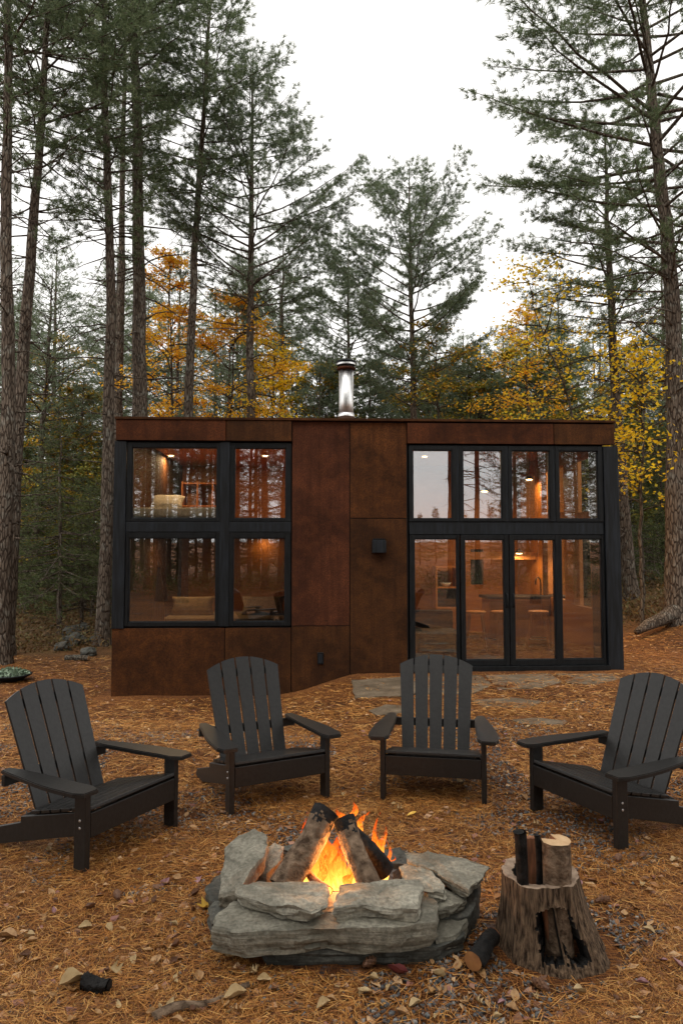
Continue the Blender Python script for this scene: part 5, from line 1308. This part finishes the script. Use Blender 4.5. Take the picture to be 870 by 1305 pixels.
for px, py, w_, h_, lab in ((96, 838, .42, .32, 'largest grey rock of the heap left of the cabin'), (112, 850, .3, .2, 'rock of the heap nearest the cabin wall'), (80, 845, .3, .24, 'rock at the left end of the heap'), (90, 828, .34, .3, 'rock on top of the heap at the back'), (122, 836, .26, .22, 'small rock behind the heap beside the cabin'), (104, 824, .3, .28, 'topmost rock at the back of the heap')):
    k += 1; Y = 13.6+.12*(850-py); p = at(px, py, Y); bm = bmesh.new(); bmesh.ops.create_icosphere(bm, subdivisions=3, radius=1)
    for v in bm.verts:
        q = v.co.copy(); f = 1+.35*noise.noise(q*1.3+Vector((k*3, 0, 0)))+.12*noise.noise(q*4+Vector((k, k, 0))); v.co = Vector((q.x*w_*.6*f, q.y*w_*.5*f, q.z*h_*.55*f))
    o = obj('rock', bm, M['slate_dark'], None, label=lab, cat='rock', group='rock heap left of the cabin'); z = gz(p.x, Y); o.location = (p.x, Y, max(z+h_*.25, p.z-.05)); o.rotation_euler = (0, 0, k)
a = at(84, 853, 13.0); b = at(113, 853, 12.9)
log('bleached_log', Vector((a.x, 13.0, gz(a.x, 13.0)+.05)), Vector((b.x, 12.9, gz(b.x, 12.9)+.06)), .05, .045, 'bark_pale', 'pale log lying in front of the rock heap left of the cabin', seed=31)
# shallow round planter with pale plants at the left edge
p = ground(14, 868); pl = empty('planter', (p.x, p.y, gz(p.x, p.y)), label='dark round planter bowl with pale green plants at the left edge', cat='planter')
bm = bmesh.new(); lathe(bm, [(.16, 0), (.22, .05), (.30, .09), (.31, .11), (.28, .11), (.18, .07), (0, .07)], 32); obj('bowl', bm, M['black_steel'], pl, smooth=True)
bm = bmesh.new()
for i in range(420):
    th = rnd.uniform(0, 6.28); r = .27*rnd.random()**.5; c = Vector((r*math.cos(th), r*math.sin(th), .10+.10*(1-(r/.27)**2)*rnd.random())); d = Vector((rnd.gauss(0, 1), rnd.gauss(0, 1), rnd.uniform(.3, 1.4))).normalized()*.04; e = d.orthogonal().normalized()*.016
    bm.faces.new([bm.verts.new(v) for v in (c, c+d*.5+e, c+d, c+d*.5-e)])
obj('foliage', bm, M['succulent'], pl)
# ------------------------------------------------------------------ world and light: bright overcast
w = bpy.data.worlds.new('World'); SC.world = w; w.use_nodes = True; nt = w.node_tree
bg = nt.nodes['Background']; sky = nt.nodes.new('ShaderNodeTexSky'); sky.sky_type = 'NISHITA'; sky.sun_disc = False
SE, SR = R(58), R(200)
sky.sun_elevation = SE; sky.sun_rotation = SR; sky.air_density = 1.0; sky.dust_density = 4.0; sky.ozone_density = 1.0
hs = nt.nodes.new('ShaderNodeHueSaturation'); hs.inputs['Saturation'].default_value = .10; hs.inputs['Value'].default_value = 1.0
nt.links.new(sky.outputs[0], hs.inputs['Color'])
cl = mixc(nt, .55, hs.outputs[0], (11.9, 11.6, 11.1))
nt.links.new(cl, bg.inputs[0]); bg.inputs[1].default_value = .10
s = bpy.data.lights.new('sun', 'SUN'); s.energy = .6; s.angle = R(25); s.color = (1, .95, .88)
so = bpy.data.objects.new('sun', s); COL.objects.link(so)
# Nishita rotation is clockwise from +Y seen from above
sd = Vector((math.sin(SR)*math.cos(SE), math.cos(SR)*math.cos(SE), math.sin(SE)))
so.rotation_euler = sd.to_track_quat('Z', 'Y').to_euler()
SC.view_settings.view_transform = 'Standard'; SC.view_settings.look = 'None'; SC.view_settings.exposure = 0.82; SC.view_settings.gamma = 1
SC.view_settings.use_curve_mapping = False
SC.render.engine = 'CYCLES'
SC.cycles.max_bounces = 8; SC.cycles.transparent_max_bounces = 24; SC.cycles.diffuse_bounces = 3; SC.cycles.glossy_bounces = 4
SC.cycles.sample_clamp_indirect = 4
